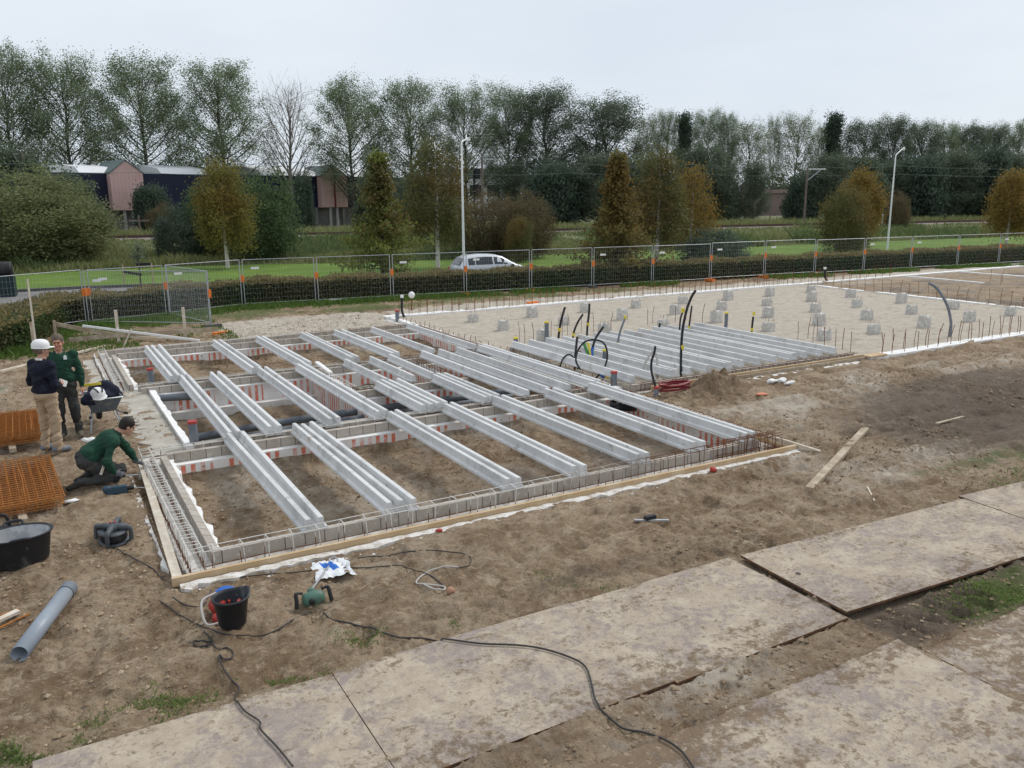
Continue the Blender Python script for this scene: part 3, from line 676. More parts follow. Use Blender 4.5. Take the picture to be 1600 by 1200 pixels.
# ------------------------------------------------------------------ pile stubs in the sand
xs_ = [12.75, 15.06, 17.38, 19.72, 22.07, 24.42, 26.84, 29.25]; ys_ = [24.82, 22.70, 20.48, 18.25, 16.15]
RN = ['row nearest the far white strip', 'second row from the far white strip', 'middle row of the sand', 'second row from the front strip', 'row nearest the front strip']
stubm = []
for v in range(4):
    b = MB(m_stub); r = np.random.default_rng(v); n = 5; hh = .27+.035*v
    # a square head with spalled, uneven edges
    lv = []
    for k, z in enumerate((-.15, .02, .18, hh-.02, hh)):
        q = .15*(1-.10*(k == 4))
        for j in range(12):
            a = 2*math.pi*j/12+math.pi/4; rad = q/max(abs(math.cos(a-math.pi/4+math.pi/4)), abs(math.sin(a)))
            rad = min(rad, q*1.33)*(1+r.uniform(-.05, .05))*(.94 if k >= 3 else 1); lv.append((rad*math.cos(a), rad*math.sin(a), z+(r.uniform(-.05, .025) if k >= 3 else 0)))
    fs = [(i*12+j, i*12+(j+1) % 12, (i+1)*12+(j+1) % 12, (i+1)*12+j) for i in range(4) for j in range(12)]+[tuple(range(48, 60))]
    b.add(lv, fs)
    b.m = m_rust
    for dx, dy in ((-.09, -.08), (.08, .09), (.09, -.09), (-.08, .08)): b.tube([(dx, dy, .3), (dx+r.uniform(-.02, .02), dy, .38+r.uniform(0, .05))], .004, 4)
    stubm.append(b.mesh('pile_stub'))
for j, y in enumerate(ys_):
    cnt = 0
    for i, x in enumerate(xs_):
        if y < 19.6 and x < 18.8: continue
        cnt += 1
        xx, yy = x+random.uniform(-.05, .05), y+random.uniform(-.05, .05)
        thing('pile_stub', stubm[(i*3+j) % 4], 'pile stub %s from the left in the %s' % (ORD[cnt-1], RN[j]), 'pile stub', (xx, yy, gz(xx, yy)), random.uniform(-.15, .15), 'concrete pile stubs in the raked sand')

# ------------------------------------------------------------------ starter bars standing up
def sbar(h, seed):
    r = random.Random(seed); b = MB(m_rust); b.tube([(0, 0, -.1), (r.uniform(-.015, .015), r.uniform(-.015, .015), h*.5), (r.uniform(-.06, .06), r.uniform(-.06, .06), h)], .0088, 4); return b.mesh('starter_bar')
SB = [sbar(.55+.05*(k % 3), k) for k in range(6)]; SBS = [sbar(.18, 9), sbar(.22, 10)]
def bars(pts, label, group, lst=SB):
    for x, y in pts: thing('starter_bar', random.choice(lst), label, 'starter bar', (x, y, .0), random.uniform(0, 6), group)
bars([(11.2+.16*i+random.uniform(-.06, .06), 27.38+.22*(i % 2)) for i in range(126)], 'thin rusty starter bar in the long far white strip', 'starter bars in the far white strip')
bars([(31.5+.30*i+random.uniform(-.06, .06), 27.35+.2*(i % 2)) for i in range(24)], 'thin rusty starter bar past the far sand corner', 'starter bars past the far sand corner')
bars([(18.9+.245*i+random.uniform(-.06, .06), 13.62+.2*(i % 2)) for i in range(40)], 'thin rusty starter bar in the front white strip of the sand', 'starter bars in the front white strip')
bars([(31.45+random.uniform(-.05, .05), 17+.42*i) for i in range(24)], 'thin rusty starter bar in the strip before the muddy plot', 'starter bars before the muddy plot')
bars([at(px, py)[:2] for px, py in ((1246, 531), (1262, 529), (1270, 538), (1288, 545), (1305, 545), (1316, 546), (1329, 550), (1276, 527))], 'rusty starter bar leaning in the sand right of the packed beams', 'leaning bars right of the packed beams')
bars([at(px, py)[:2] for px, py in ((812, 537), (820, 536), (833, 533), (861, 530), (878, 527), (887, 524), (908, 520), (928, 518), (955, 518), (1012, 508), (1020, 506), (1055, 503), (1072, 500), (1097, 505))], 'rusty starter bar behind the packed beam field among the conduits', 'bars behind the packed beams')
bars([(39+random.uniform(-.3, 2.5), 15.5+i*.6) for i in range(14)], 'rusty starter bar standing in the muddy far plot', 'bars in the muddy plot')
bars([(10.80+random.uniform(-.03, .03), 14.4+.36*i) for i in range(34)], 'short rusty hook bar in the party wall strip', 'short bars in the party wall', SBS)

# ------------------------------------------------------------------ road, lawn, railway bank
def sheet(name, pts, z, mat, n=1):
    b = MB(mat); b.add([(x, y, z) for x, y in pts], [tuple(range(len(pts)))]); return struct(name, b)
sheet('road', [(-40, 36.5), (4, 36.5), (20, 35.2), (60, 31.8), (130, 26), (130, 29.2), (60, 35.6), (24, 39.4), (10, 42.6), (2, 44.6), (-40, 44.2)], .004, m_asph)
b = MB(m_kerb)
kp = [(-40, 44.3), (2, 44.7), (10, 42.7), (24, 39.5), (60, 35.7), (130, 29.3)]
for a, c in zip(kp, kp[1:]): b.bar((*a, .06), (*c, .06), .22, .14)
struct('kerb', b)
sheet('lawn', [(-60, 44.5), (2, 44.85), (10, 42.9), (24, 39.7), (60, 35.9), (130, 29.5), (140, 41), (88, 48.3), (62, 50.2), (41, 51.8), (20, 52.6), (9, 56.6), (-2, 56), (-60, 56)], .008, m_lawn)
RAILP = [(-60, 90), (-10, 83.5), (9, 80.5), (22, 76.6), (34, 72.6), (47, 69.6), (61, 67.6), (75, 65.2), (88, 63), (120, 57.5), (200, 43), (330, 18)]
def rail_y(x): return float(np.interp(x, [p[0] for p in RAILP], [p[1] for p in RAILP]))
TZ = 1.05
def sweep(name, prof, mat):
    n = len(prof); vs = []; fs = []
    for i, p in enumerate(RAILP):
        a = Vector(RAILP[max(i-1, 0)]); c = Vector(RAILP[min(i+1, len(RAILP)-1)]); d = (c-a).normalized(); nn = Vector((-d.y, d.x))
        for o, z in prof: vs.append((p[0]+nn.x*o, p[1]+nn.y*o, z))
    for i in range(len(RAILP)-1):
        for k in range(n-1): fs.append((i*n+k, i*n+n+k, i*n+n+k+1, i*n+k+1))
    b = MB(mat); b.add(vs, fs); return b
struct('embankment_terrain', sweep('bank', [(-14, 0.0), (-9, .25), (-4.4, .72), (-2.6, .80), (2.6, .80), (5, .70), (12, .4), (60, .4)], m_bank))
rt = E('railway_track', 'railway track on its gravel bed running across behind the shrubs', 'railway track', (0, 0, 0))
part('ballast_bed', sweep('b', [(-2.6, .78), (-1.7, TZ-.12), (1.7, TZ-.12), (2.6, .78)], m_ballast), rt)
for s_ in (-.75, .75): part('rail', sweep('r', [(s_-.05, TZ-.13), (s_-.045, TZ+.05), (s_+.045, TZ+.05), (s_+.05, TZ-.13)], m_rail), rt)

# ------------------------------------------------------------------ leaves
def leaves(C, size, seed, sz_var=.5, flat=0.):
    """diamond leaves, one per centre in C."""
    r = np.random.default_rng(seed); n = len(C); s = size*(1-sz_var/2+sz_var*r.random(n))
    a = r.normal(size=(n, 3)); a[:, 2] *= (1-flat); a /= np.linalg.norm(a, axis=1)[:, None]
    b = r.normal(size=(n, 3)); b -= a*(a*b).sum(1)[:, None]; b /= np.linalg.norm(b, axis=1)[:, None]
    nrm = np.cross(a, b)
    V = np.stack([C-a*s[:, None]*.5, C+b*s[:, None]*.32+nrm*s[:, None]*.08, C+a*s[:, None]*.5, C-b*s[:, None]*.32+nrm*s[:, None]*.08], 1).reshape(-1, 3)
    Q = np.arange(4*n).reshape(n, 4); val = np.repeat(r.random(n), 4)
    return V, Q, val
def clump(centres, n_each, spread, seed, squash=1.):
    r = np.random.default_rng(seed); C = np.repeat(np.array(centres), n_each, 0); d = r.normal(size=C.shape)*spread; d[:, 2] *= squash
    return C+d
def skel(seed, h, base, prof, nl, up, subs, trunk_r, wob=.02, sub_len=.16, bare_lo=1.):
    """trunk, limbs and twigs of a broadleaf tree; prof(t) gives the crown radius at height share t."""
    r = random.Random(seed); b = []; tips = []
    top = h*.93; P = []
    for i in range(9):
        t = i/8; P.append(Vector((r.uniform(-1, 1)*wob*h*t, r.uniform(-1, 1)*wob*h*t, top*t)))
    b.append((P, [trunk_r*(1-.9*i/8)+.015 for i in range(9)]))
    def on_trunk(z):
        f = min(max(z/top, 0), .999)*8; i = int(f); return P[i].lerp(P[i+1], f-i)
    for k in range(nl):
        t = base+(.9-base)*(k+.5)/nl; z0 = h*t*.92; az = k*2.39996+r.uniform(-.4, .4)
        st = on_trunk(z0); tr = min(t+up*r.uniform(.7, 1.2), 1.0); R_ = prof(tr)*r.uniform(.62, 1.12)
        end = Vector((math.cos(az)*R_, math.sin(az)*R_, h*tr)); mid = st.lerp(end, .5)+Vector((math.cos(az)*R_*.14, math.sin(az)*R_*.14, -h*.012))
        L = [st.lerp(mid, q)*(1-q)+mid.lerp(end, q)*q for q in (0, .25, .5, .75, 1)]
        rad = trunk_r*.42*(1-.7*t)
        b.append((L, [rad*(1-.85*i/4)+.008 for i in range(5)]))
        for q in range(subs):
            f = .3+.7*(q+r.random())/subs; i = min(int(f*4), 3); s0 = L[i].lerp(L[i+1], f*4-i)
            dv = Vector((math.cos(az)*.6+r.uniform(-.9, .9), math.sin(az)*.6+r.uniform(-.9, .9), r.uniform(.1, 1.1)))
            e = s0+dv.normalized()*h*sub_len*r.uniform(.45, 1.0); b.append(([s0, s0.lerp(e, .5)+Vector((0, 0, .02*h*.3)), e], [rad*.3+.006, rad*.18+.005, .004]))
            tips += [s0.lerp(e, .55), e]
        tips.append(end)
    tips = [q for q in tips if r.random() < min(1., max(bare_lo, (q.z/h-.18)/.34))] if bare_lo < 1 else tips
    for q in range(5): tips.append(on_trunk(top*(1-.05*q)))
    return b, tips
def tree_meshes(name, skeleton, tips, n_each, spread, size, lm, bm, seed, squash=1., drop=0., sides=5, limb=None):
    m = MB(bm)
    for P, rs in skeleton:
        m.m = limb if limb and len(P) < 9 else bm; q_ = .55 if limb and len(P) < 9 else 1.; m.tube(P, [v_*q_ for v_ in rs], sides if rs[0] > .05 else 3, cap=False)
    tm = m.mesh(name+'_trunk'); cm = None
    if n_each:
        r = random.Random(seed); T = [t for t in tips if r.random() > drop]
        C = clump([tuple(t) for t in T], n_each, spread, seed, squash)
        V, Q, val = leaves(C, size, seed); cm = npmesh(name+'_crown', V, Q, lm, val)
    return tm, cm
def extent(ms):
    z = []; q = []
    for m_ in ms:
        if m_ is None: continue
        a = np.empty(len(m_.vertices)*3, np.float32); m_.vertices.foreach_get('co', a); a = a.reshape(-1, 3); z.append(np.percentile(a[:, 2], 99.6)); q.append(np.percentile(np.hypot(a[:, 0], a[:, 1]), 94))
    return max(z), max(q)
def put_tree(name, ms, label, xy, z=0., sc_=(1, 1, 1), rz=0., group=None, cat='tree'):
    t = E(name, label, cat, (xy[0], xy[1], z), rz, group); t.scale = sc_
    part('trunk', ms[0], t)
    if ms[1]: part('crown', ms[1], t)
    return t
lm_pop = leafmat('poplar_leaf', (0.138, 0.178, 0.102), (0.27, 0.325, 0.195))
lm_dark = leafmat('dark_leaf', (0.085, 0.115, 0.078), (0.17, 0.205, 0.135))
lm_ever = leafmat('evergreen_leaf', (0.058, 0.086, 0.064), (0.118, 0.155, 0.108))
lm_light = leafmat('light_leaf', (0.130, 0.163, 0.081), (0.234, 0.267, 0.143))
lm_birch = leafmat('birch_leaf', (0.156, 0.156, 0.045), (0.275, 0.230, 0.059), (0.223, 0.149, 0.039))
lm_birchg = leafmat('green_birch_leaf', (0.095, 0.105, 0.04), (0.18, 0.17, 0.062), (0.195, 0.14, 0.05))
lm_rustl = leafmat('russet_leaf', (0.135, 0.092, 0.03), (0.2, 0.145, 0.045))
lm_larch = leafmat('larch_needle', (0.115, 0.145, 0.035), (0.23, 0.25, 0.06))
lm_larchb = leafmat('russet_larch_needle', (0.125, 0.11, 0.038), (0.2, 0.17, 0.055))
lm_amber = leafmat('amber_leaf', (0.206, 0.144, 0.037), (0.300, 0.200, 0.053))
lm_willow = leafmat('willow_leaf', (0.135, 0.16, 0.07), (0.255, 0.27, 0.125))
lm_shrub = leafmat('shrub_leaf', (0.062, 0.103, 0.048), (0.132, 0.184, 0.074))
lm_brown = leafmat('brown_twig_leaf', (0.109, 0.090, 0.049), (0.181, 0.142, 0.075))
lm_hedge = leafmat('hedge_leaf', (0.078, 0.085, 0.036), (0.155, 0.148, 0.066), (0.068, 0.112, 0.038))
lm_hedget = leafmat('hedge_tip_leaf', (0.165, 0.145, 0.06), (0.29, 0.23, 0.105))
lm_grass = leafmat('rough_grass_blade', (0.15, 0.185, 0.07), (0.29, 0.285, 0.135))
lm_reed = leafmat('weed_leaf', (0.085, 0.13, 0.05), (0.165, 0.215, 0.085))

# poplars: a few kinds, each tree placed and scaled by itself
H0 = 22.
def pf(w0, w1, pk=.62): return lambda t: max(.25, (w0+(w1-w0)*math.sin(min(max((t-.18)/(pk-.18), 0), 1)*math.pi/2)) if t < pk else w1*math.sqrt(max(0, 1-((t-pk)/(1.04-pk))**2.2)))
POP = []
for v in range(5):
    b_, tp = skel(100+v, H0, .14, pf(3.0, 5.2, .52), 44, .17, 9, .30, .016, .12, .30)
    POP.append(tree_meshes('poplar', b_, tp, 74, .42, .19, lm_pop, m_bark, 100+v, 1.25, .34))
DNS = []
for v in range(3):
    b_, tp = skel(120+v, H0, .10, pf(1.8, 4.4, .6), 36, .2, 8, .36, .02, .14, .5)
    DNS.append(tree_meshes('dense', b_, tp, 70, .46, .21, lm_dark, m_bark, 120+v, 1.1, .08))
LGT = []
for v in range(2):
    b_, tp = skel(130+v, H0, .25, pf(.8, 3.6, .7), 26, .24, 7, .28)
    LGT.append(tree_meshes('light', b_, tp, 52, .45, .20, lm_light, m_barkp, 130+v, 1.2, .12))
b_, tp = skel(140, H0, .08, lambda t: 1.6*math.sqrt(max(.02, 1-t*.85)), 44, .2, 7, .3, .006, .08)
COLM = tree_meshes('columnar', b_, tp, 24, .42, .40, lm_ever, m_bark, 140, 1.6)
b_, tp = skel(150, H0, .16, pf(1.2, 4.3, .66), 34, .28, 12, .32, .012, .17)
m2 = []
rr = random.Random(5)
for P, rs in list(b_):
    m2.append((P, rs))
    if rs[0] < .08:
        for q in range(2):
            s0 = P[1].lerp(P[2], rr.random()); m2.append(([s0, s0+Vector((rr.uniform(-.5, .5), rr.uniform(-.5, .5), rr.uniform(.6, 1.5)))], [.012, .004]))
BARE = tree_meshes('bare', m2, tp, 0, 0, 0, None, m_barkp, 150)
def bg(px, top, depth, hw, kind, label, name='poplar', base_z=.35, v=0, w0=4.9):
    x, y, _ = pt(px, 200, depth); h = pt(px, top, depth)[2]-base_z
    ms = kind; wd = hw*(1.15 if px < 1330 else 1.3)*depth/F; h0_, w0_ = extent(ms)
    put_tree(name, ms, label, (x, y), base_z, (wd/w0_, wd/w0_, h/h0_), v*1.3, 'row of tall trees behind the railway')
bg(14, 74, 104, 52, POP[0], 'tall poplar cut by the left edge of the photo', v=1)
bg(102, 86, 106, 62, POP[1], 'tall poplar with forked limbs, second from the left edge', v=2)
bg(222, 90, 107, 70, POP[2], 'broad tall poplar just right of the first pink gable', v=3)
bg(345, 100, 108, 66, POP[3], 'broad poplar behind the yellow birch, left of the bare tree', v=4)
bg(450, 122, 109, 50, BARE, 'leafless grey tree between two leafy poplars', 'bare_tree', v=5)
bg(546, 125, 110, 56, POP[4], 'poplar with bare lower limbs beside the second pink gable', v=6)
bg(640, 128, 112, 54, POP[0], 'poplar rising behind the russet topped birch', v=8)
bg(727, 132, 114, 46, POP[1], 'poplar directly above the left lamp post', v=9)
bg(795, 134, 116, 42, POP[2], 'poplar right of the left lamp post', v=10)
bg(852, 137, 116, 56, DNS[0], 'dark dense tall tree above the brown rounded shrub', 'broadleaf_tree', v=2)
bg(945, 152, 118, 58, DNS[1], 'dark dense tall tree behind the rust coloured larch', 'broadleaf_tree', v=3)
bg(1012, 176, 122, 24, LGT[0], 'narrow tree filling the gap before the slim dark poplars', v=4)
bg(1043, 174, 124, 24, POP[3], 'narrow leafy poplar left of the slim dark poplar', v=5)
bg(1070, 178, 124, 11, COLM, 'slim dark columnar poplar above the tallest birch', 'columnar_poplar', w0=1.7)
bg(1106, 172, 126, 32, POP[4], 'light topped poplar right of the slim dark poplar', v=7)
bg(1138, 178, 126, 18, POP[0], 'thin poplar between two light crowned poplars', v=8)
bg(1172, 188, 128, 36, LGT[1], 'pale sparse poplar with ivy around its lower trunk', v=9)
bg(1212, 178, 130, 14, LGT[0], 'slender pale poplar before the distant brown building', w0=3.4, v=1)
bg(1248, 176, 130, 32, LGT[0], 'pale open crowned poplar above the wooden pylon', v=11)
bg(1286, 192, 132, 18, LGT[1], 'small pale poplar squeezed left of the dark column tree', w0=3.4, v=2)
bg(1303, 178, 130, 13, COLM, 'dark columnar poplar standing clear against the sky', 'columnar_poplar', w0=1.7, v=2)
bg(1352, 188, 133, 34, DNS[2], 'dark bushy poplar left of the right lamp post', 'broadleaf_tree', v=4)
bg(1399, 182, 134, 28, DNS[0], 'pointed dark tree directly behind the right lamp head', 'broadleaf_tree', v=5)
bg(1442, 190, 136, 27, DNS[2], 'green poplar right of the right lamp post', v=13)
bg(1478, 190, 138, 25, POP[2], 'green poplar between the right lamp and the amber birch', v=14)
bg(1517, 194, 140, 28, DNS[1], 'dark full poplar left of the amber birch at the edge', 'broadleaf_tree', v=6)
bg(1556, 195, 142, 26, DNS[0], 'poplar behind the amber birch at the right edge', v=16)
bg(1596, 188, 144, 28, POP[4], 'poplar cut by the right edge of the photo', v=17)

# lower dark trees under and before them
def dome(seed, n, size, lm, bm, rx=1., rz=1., cl=130, spread=.16, stems=7, zlow=.05, n_each=None):
    """a bush of unit radius 1 and height 1.6, many stems and clumps through its volume."""
    r = np.random.default_rng(seed); C = []
    while len(C) < cl:
        p = r.uniform(-1, 1, 3); q = np.linalg.norm(p)
        if q < 1 and q > .45 and p[2] > -.8+zlow: C.append((p[0]*(1-.05*r.random()), p[1], (p[2]+.8)*.89*(1+.10*r.normal())))
    m = MB(bm); R_ = random.Random(seed)
    for k in range(stems):
        c = C[R_.randrange(len(C))]; m.tube([(c[0]*.1, c[1]*.1, 0), (c[0]*.4, c[1]*.4, c[2]*.5), c], [.03, .02, .006], 4, cap=False)
    V, Q, val = leaves(clump(C, n_each or n//cl, spread, seed, .9), size, seed)
    return m.mesh('bush_stems'), npmesh('bush_leaves', V, Q, lm, val)
def bush(px, py, depth, hw, top, ms, label, name='shrub', grp=None, base=.1, hh=1.6, cat='shrub', rz=0.):
    x, y, z = pt(px, py, depth); h = pt(px, top, depth)[2]-base; wd = hw*depth/F; h0_, w0_ = extent(ms)
    t = E(name, label, cat, (x, y, base), rz, grp); t.scale = (wd/w0_, wd/w0_, h/h0_)
    part('stem', ms[0], t); part('crown', ms[1], t)
GD = 'dark bushy trees along the far side of the railway'
DK = [dome(200+v, 16000, .095, lm_dark, m_bark, cl=130, spread=.15) for v in range(2)]+[dome(203, 16000, .095, lm_ever, m_bark, cl=130, spread=.15)]
DNL = []
for v in range(2):
    b_, tp = skel(160+v, 12., .05, pf(1.4, 3.0, .45), 34, .16, 8, .2, .02, .13)
    DNL.append(tree_meshes('low_dark', b_, tp, 40, .36, .21, lm_dark if v == 0 else lm_ever, m_bark, 160+v, 1.3, .12))
for i, (px, dep, hw, top, kv, lab) in enumerate([
    (25, 86, 60, 244, 0, 'dark bushy tree at the left edge above the big willow'), (116, 84, 40, 274, 1, 'dark climber covered bush on the navy wall left of the first gable'),
    (240, 94, 28, 278, 2, 'dark tree standing tight against the first pink gable'), (300, 110, 50, 268, 1, 'dull green tree behind the yellow birch'),
    (475, 93, 15, 268, 2, 'dark fir shaped tree touching the second pink gable on its left'), (584, 94, 30, 282, 0, 'dark bush covering the navy wall right of the second gable'),
    (655, 100, 46, 276, 1, 'dark tree behind the left lamp\'s tallest birch'), (800, 112, 34, 262, 0, 'dark bush behind the railway signal'), (868, 104, 46, 262, 2, 'dark bush rising above the brown rounded shrub'),
    (935, 104, 44, 250, 0, 'dark tree left of the rust coloured larch top'), (1000, 106, 40, 262, 1, 'dark tree between the larch and the tallest birch'), (1098, 108, 40, 238, 2, 'dark tree right behind the amber branch of the birch'),
    (1132, 108, 26, 262, 0, 'blue green bush right of the amber branch'), (1176, 108, 22, 262, 2, 'ivy thickened dark trunk left of the distant brown building'), (1252, 108, 26, 270, 2, 'dark tree behind the wooden pylon'),
    (1292, 108, 36, 250, 0, 'dark tree between the pylon and the amber tree'), (1345, 110, 36, 246, 1, 'dark tree behind the amber tree by the lamp'), (1392, 112, 30, 262, 2, 'dark tree behind the right lamp post\'s foot'),
    (1432, 112, 40, 252, 2, 'near black tree right of the right lamp post'), (1482, 114, 38, 246, 0, 'dark tree mid way between lamp and right edge'), (1530, 116, 38, 244, 2, 'near black tree left of the amber birch'), (1584, 118, 34, 250, 0, 'dark tree at the far right edge')]):
    if i % 2 and px > 600:
        x, y, _ = pt(px, 330, dep); ms = DNL[kv % 2]; h0_, w0_ = extent(ms); wd = hw*1.12*dep/F
        put_tree('dark_tree', ms, lab, (x, y), .3, (wd/w0_, wd/w0_, (pt(px, top-10, dep)[2]-.3)/h0_), i*1.1, GD)
    else: bush(px, 340, dep, hw, top+(i*37 % 5-2)*6, DK[kv], lab, 'dark_tree', GD, .3, cat='tree', rz=i*1.1)
# far treeline closing the gaps
r_ = np.random.default_rng(3); C = []
for k in range(260):
    px = r_.uniform(-80, 1680); d = r_.uniform(175, 230); x, y, _ = pt(px, 330, d); hz_ = r_.uniform(5, 10)+2*math.sin(px*.02)
    for q in range(4): C.append((x+r_.normal()*2, y+r_.normal()*2, hz_*r_.random()))
V, Q, val = leaves(clump(C, 34, 1.5, 4, .7), 1.1, 9)
thing('far_woods', npmesh('far_woods', V, Q, leafmat('far_leaf', (.060, .080, .050), (.10, .12, .078)), val), 'pale far off woodland band closing the gaps below the poplars', 'woodland', kind='stuff')

# ------------------------------------------------------------------ birches, larches and shrubs on the near side
def birch(seed, h, lm, w=.26, n=18, size=.14, drop=.16, sp=.24, pend=True):
    b_, tp = skel(seed, h, .2, lambda t: h*w*max(.15, math.sin(min(max((t-.1)/.95, 0.02), 1)*math.pi)**.75*(1.15-.35*t)), 34, .12, 8, h*.014+.03, .010, .12)
    T = list(tp)
    if pend: T += [t+Vector((random.uniform(-.15, .15), random.uniform(-.15, .15), -random.uniform(.3, 1.0))) for t in tp if t.z < h*.8 and t.z > h*.3]
    return tree_meshes('birch', b_, T, n, sp, size, lm, m_birch, seed, 1.3, drop, 5, m_bark)
def near_tree(px, py, dep, top, seed, lm, label, name='birch', w=.26, **kw):
    x, y, _ = pt(px, py, dep); h = pt(px, top, dep)[2]
    ms = birch(seed, h, lm, w, **kw); k = h/extent(ms)[0]; put_tree(name, ms, label, (x, y), 0., (k**.5, k**.5, k), group='young trees on the lawn edge')
near_tree(355, 408, 51, 252, 301, lm_birch, 'yellowing birch with a white trunk in front of round green bushes', w=.285)
near_tree(684, 412, 50, 220, 302, lm_birchg, 'tall dull green birch with russet top just left of the left lamp', w=.235, n=15)
near_tree(1026, 402, 48, 234, 303, lm_birchg, 'tallest yellow green birch in the middle of the lawn edge', w=.235, n=15)
near_tree(1340, 386, 66, 266, 304, lm_amber, 'amber birch glowing left of the right lamp post', w=.26)
near_tree(1572, 382, 66, 268, 305, lm_amber, 'amber birch with white trunk at the right edge', w=.29)
near_tree(1078, 398, 52, 258, 306, lm_amber, 'amber branched small tree leaning out right of the tallest birch', w=.24, n=8, name='small_tree')
def larch(seed, h, lm, lm2, w=.24):
    r = random.Random(seed); m = MB(m_bark); m.tube([(0, 0, 0), (.05, 0, h*.5), (0, .03, h)], [h*.016+.02, h*.01+.01, .01], 6, cap=False); C = []
    nb = 74
    for k in range(nb):
        t = .10+.88*k/nb; az = k*2.4+r.uniform(-.3, .3); L = h*w*1.75*(1.02-t)**1.4*r.uniform(.4, 1.3)+.12
        s0 = Vector((0, 0, h*t)); e = s0+Vector((math.cos(az)*L, math.sin(az)*L, L*r.uniform(-.05, .25))); m.tube([s0, s0.lerp(e, .5)+Vector((0, 0, -.04*L)), e], [.03*(1-t)+.008, .012, .004], 3, cap=False)
        for q in range(9): C.append(tuple(s0.lerp(e, .2+.8*(q+r.random())/9)))
    tm = m.mesh('larch_trunk'); V, Q, val = leaves(clump(C, 15, .17, seed, .8), .17, seed)
    me = npmesh('larch_crown', V, Q, lm, val)
    if lm2:
        me.materials.append(lm2); r2 = np.random.default_rng(seed); zc = V.reshape(-1, 4, 3)[:, 0, 2]/h
        me.polygons.foreach_set('material_index', ((zc > .35) & (zc+r2.normal(size=len(zc))*.18 > .48) & (zc < .93)).astype(np.int32))
    return tm, me
x, y, _ = pt(598, 425, 41); put_tree('larch', larch(311, pt(598, 240, 41)[2], lm_larch, lm_birchg, .25), 'pointed bright green larch with bushy skirt, left of the tall birch', (x, y), 0, group='young trees on the lawn edge')
x, y, _ = pt(962, 415, 41); put_tree('larch', larch(312, pt(965, 242, 41)[2], lm_larchb, lm_rustl, .255), 'rust brown larch with a bright green tip', (x, y), 0, group='young trees on the lawn edge')
GS = 'shrubs on the near side of the railway'
SH = {k: dome(220+i, n, s, lm, m_bark, cl=c, spread=sp) for i, (k, n, s, lm, c, sp) in enumerate([('willow', 60000, .034, lm_willow, 520, .08), ('green', 15000, .06, lm_shrub, 220, .12), ('brown', 20000, .045, lm_brown, 380, .085), ('dark', 12000, .065, lm_ever, 160, .13), ('olive', 16000, .055, lm_birchg, 240, .11)])}
bush(10, 405, 54, 148, 262, SH['willow'], 'huge rounded olive willow at the left edge', 'willow_shrub', GS)
bush(118, 400, 58, 48, 300, SH['willow'], 'lower willow clump at the right foot of the huge willow', 'willow_shrub', GS)
bush(280, 405, 58, 36, 322, SH['dark'], 'blue green dark shrub left of the yellow birch', 'dark_shrub', GS)
bush(410, 400, 57, 62, 272, SH['green'], 'big round green shrub right of the yellow birch', 'round_shrub', GS)
bush(330, 400, 60, 42, 282, SH['green'], 'green shrub partly hidden behind the yellow birch', 'round_shrub', GS)
bush(755, 398, 60, 62, 302, SH['brown'], 'brown twiggy shrub just right of the left lamp post', 'twiggy_shrub', GS)
bush(818, 398, 58, 48, 300, SH['brown'], 'rounded brown shrub in front of the dark tall trees', 'twiggy_shrub', GS)
bush(812, 400, 54, 22, 338, SH['olive'], 'small grey green shrub before the rounded brown one', 'round_shrub', GS)
bush(1118, 400, 48, 56, 358, SH['dark'], 'low spreading dark bramble right of the tallest birch', 'bramble_shrub', GS)
bush(1318, 388, 60, 38, 292, SH['olive'], 'dark olive bushy tree left of the amber birch by the lamp', 'bushy_tree', GS, cat='tree')
bush(1400, 345, 92, 20, 300, SH['brown'], 'brown shrub behind the right lamp post', 'twiggy_shrub', GS, .4)
bush(255, 345, 88, 26, 318, SH['brown'], 'brownish shrub below the first pink gable, right of it', 'twiggy_shrub', GS, .4)
bush(958, 380, 58, 24, 302, SH['green'], 'green shrub peeping out left of the rust brown larch', 'round_shrub', GS)

# rough grass and weeds on the verge
def blades(name, N, fn, hmin, hmax, lm, seed, wd=.035, kind_label=None, lean=.35, z0=None):
    r = np.random.default_rng(seed); x, y, z, hs = fn(r, N); n = len(x); h = (hmin+(hmax-hmin)*r.random(n))*hs
    az = r.random(n)*6.28; lx, ly = r.normal(size=n)*lean*h, r.normal(size=n)*lean*h; w_ = wd*(.6+.8*r.random(n))
    dx, dy = np.cos(az)*w_, np.sin(az)*w_
    V = np.stack([np.stack([x-dx, y-dy, z-.02], -1), np.stack([x+dx, y+dy, z-.02], -1), np.stack([x+dx*.6+lx*.5, y+dy*.6+ly*.5, z+h*.6], -1), np.stack([x+lx, y+ly, z+h], -1)], 1).reshape(-1, 3)
    return npmesh(name, V, np.arange(4*n).reshape(n, 4), lm, np.repeat(np.clip(.5+.35*r.normal(size=n), 0, 1), 4))
def verge_fn(r, N):
    px = r.uniform(-60, 1660, N); d = r.uniform(42, 108, N); x = np.empty(N); y = np.empty(N)
    D = CR[None]*((px-800)/F)[:, None]+CF[None]; x = D[:, 0]*d; y = D[:, 1]*d
    ry = np.interp(x, [p[0] for p in RAILP], [p[1] for p in RAILP]); ly = np.interp(x, [-60, -2, 9, 20, 41, 62, 88, 140], [56, 56, 56.6, 52.6, 51.8, 50.2, 48.3, 41])
    k = (y > ly-.4) & (y < ry-2.4); x, y, ry, ly = x[k], y[k], ry[k], ly[k]
    z = np.interp(ry-y, [2.6, 4.4, 9, 14, 30], [.8, .72, .25, 0, 0]); cl = np.clip(.75+.9*fbm(x, y, .35, 3, 77), .25, 1.5)
    return x, y, z, cl*np.where(ry-y < 9, .6, 1.0)
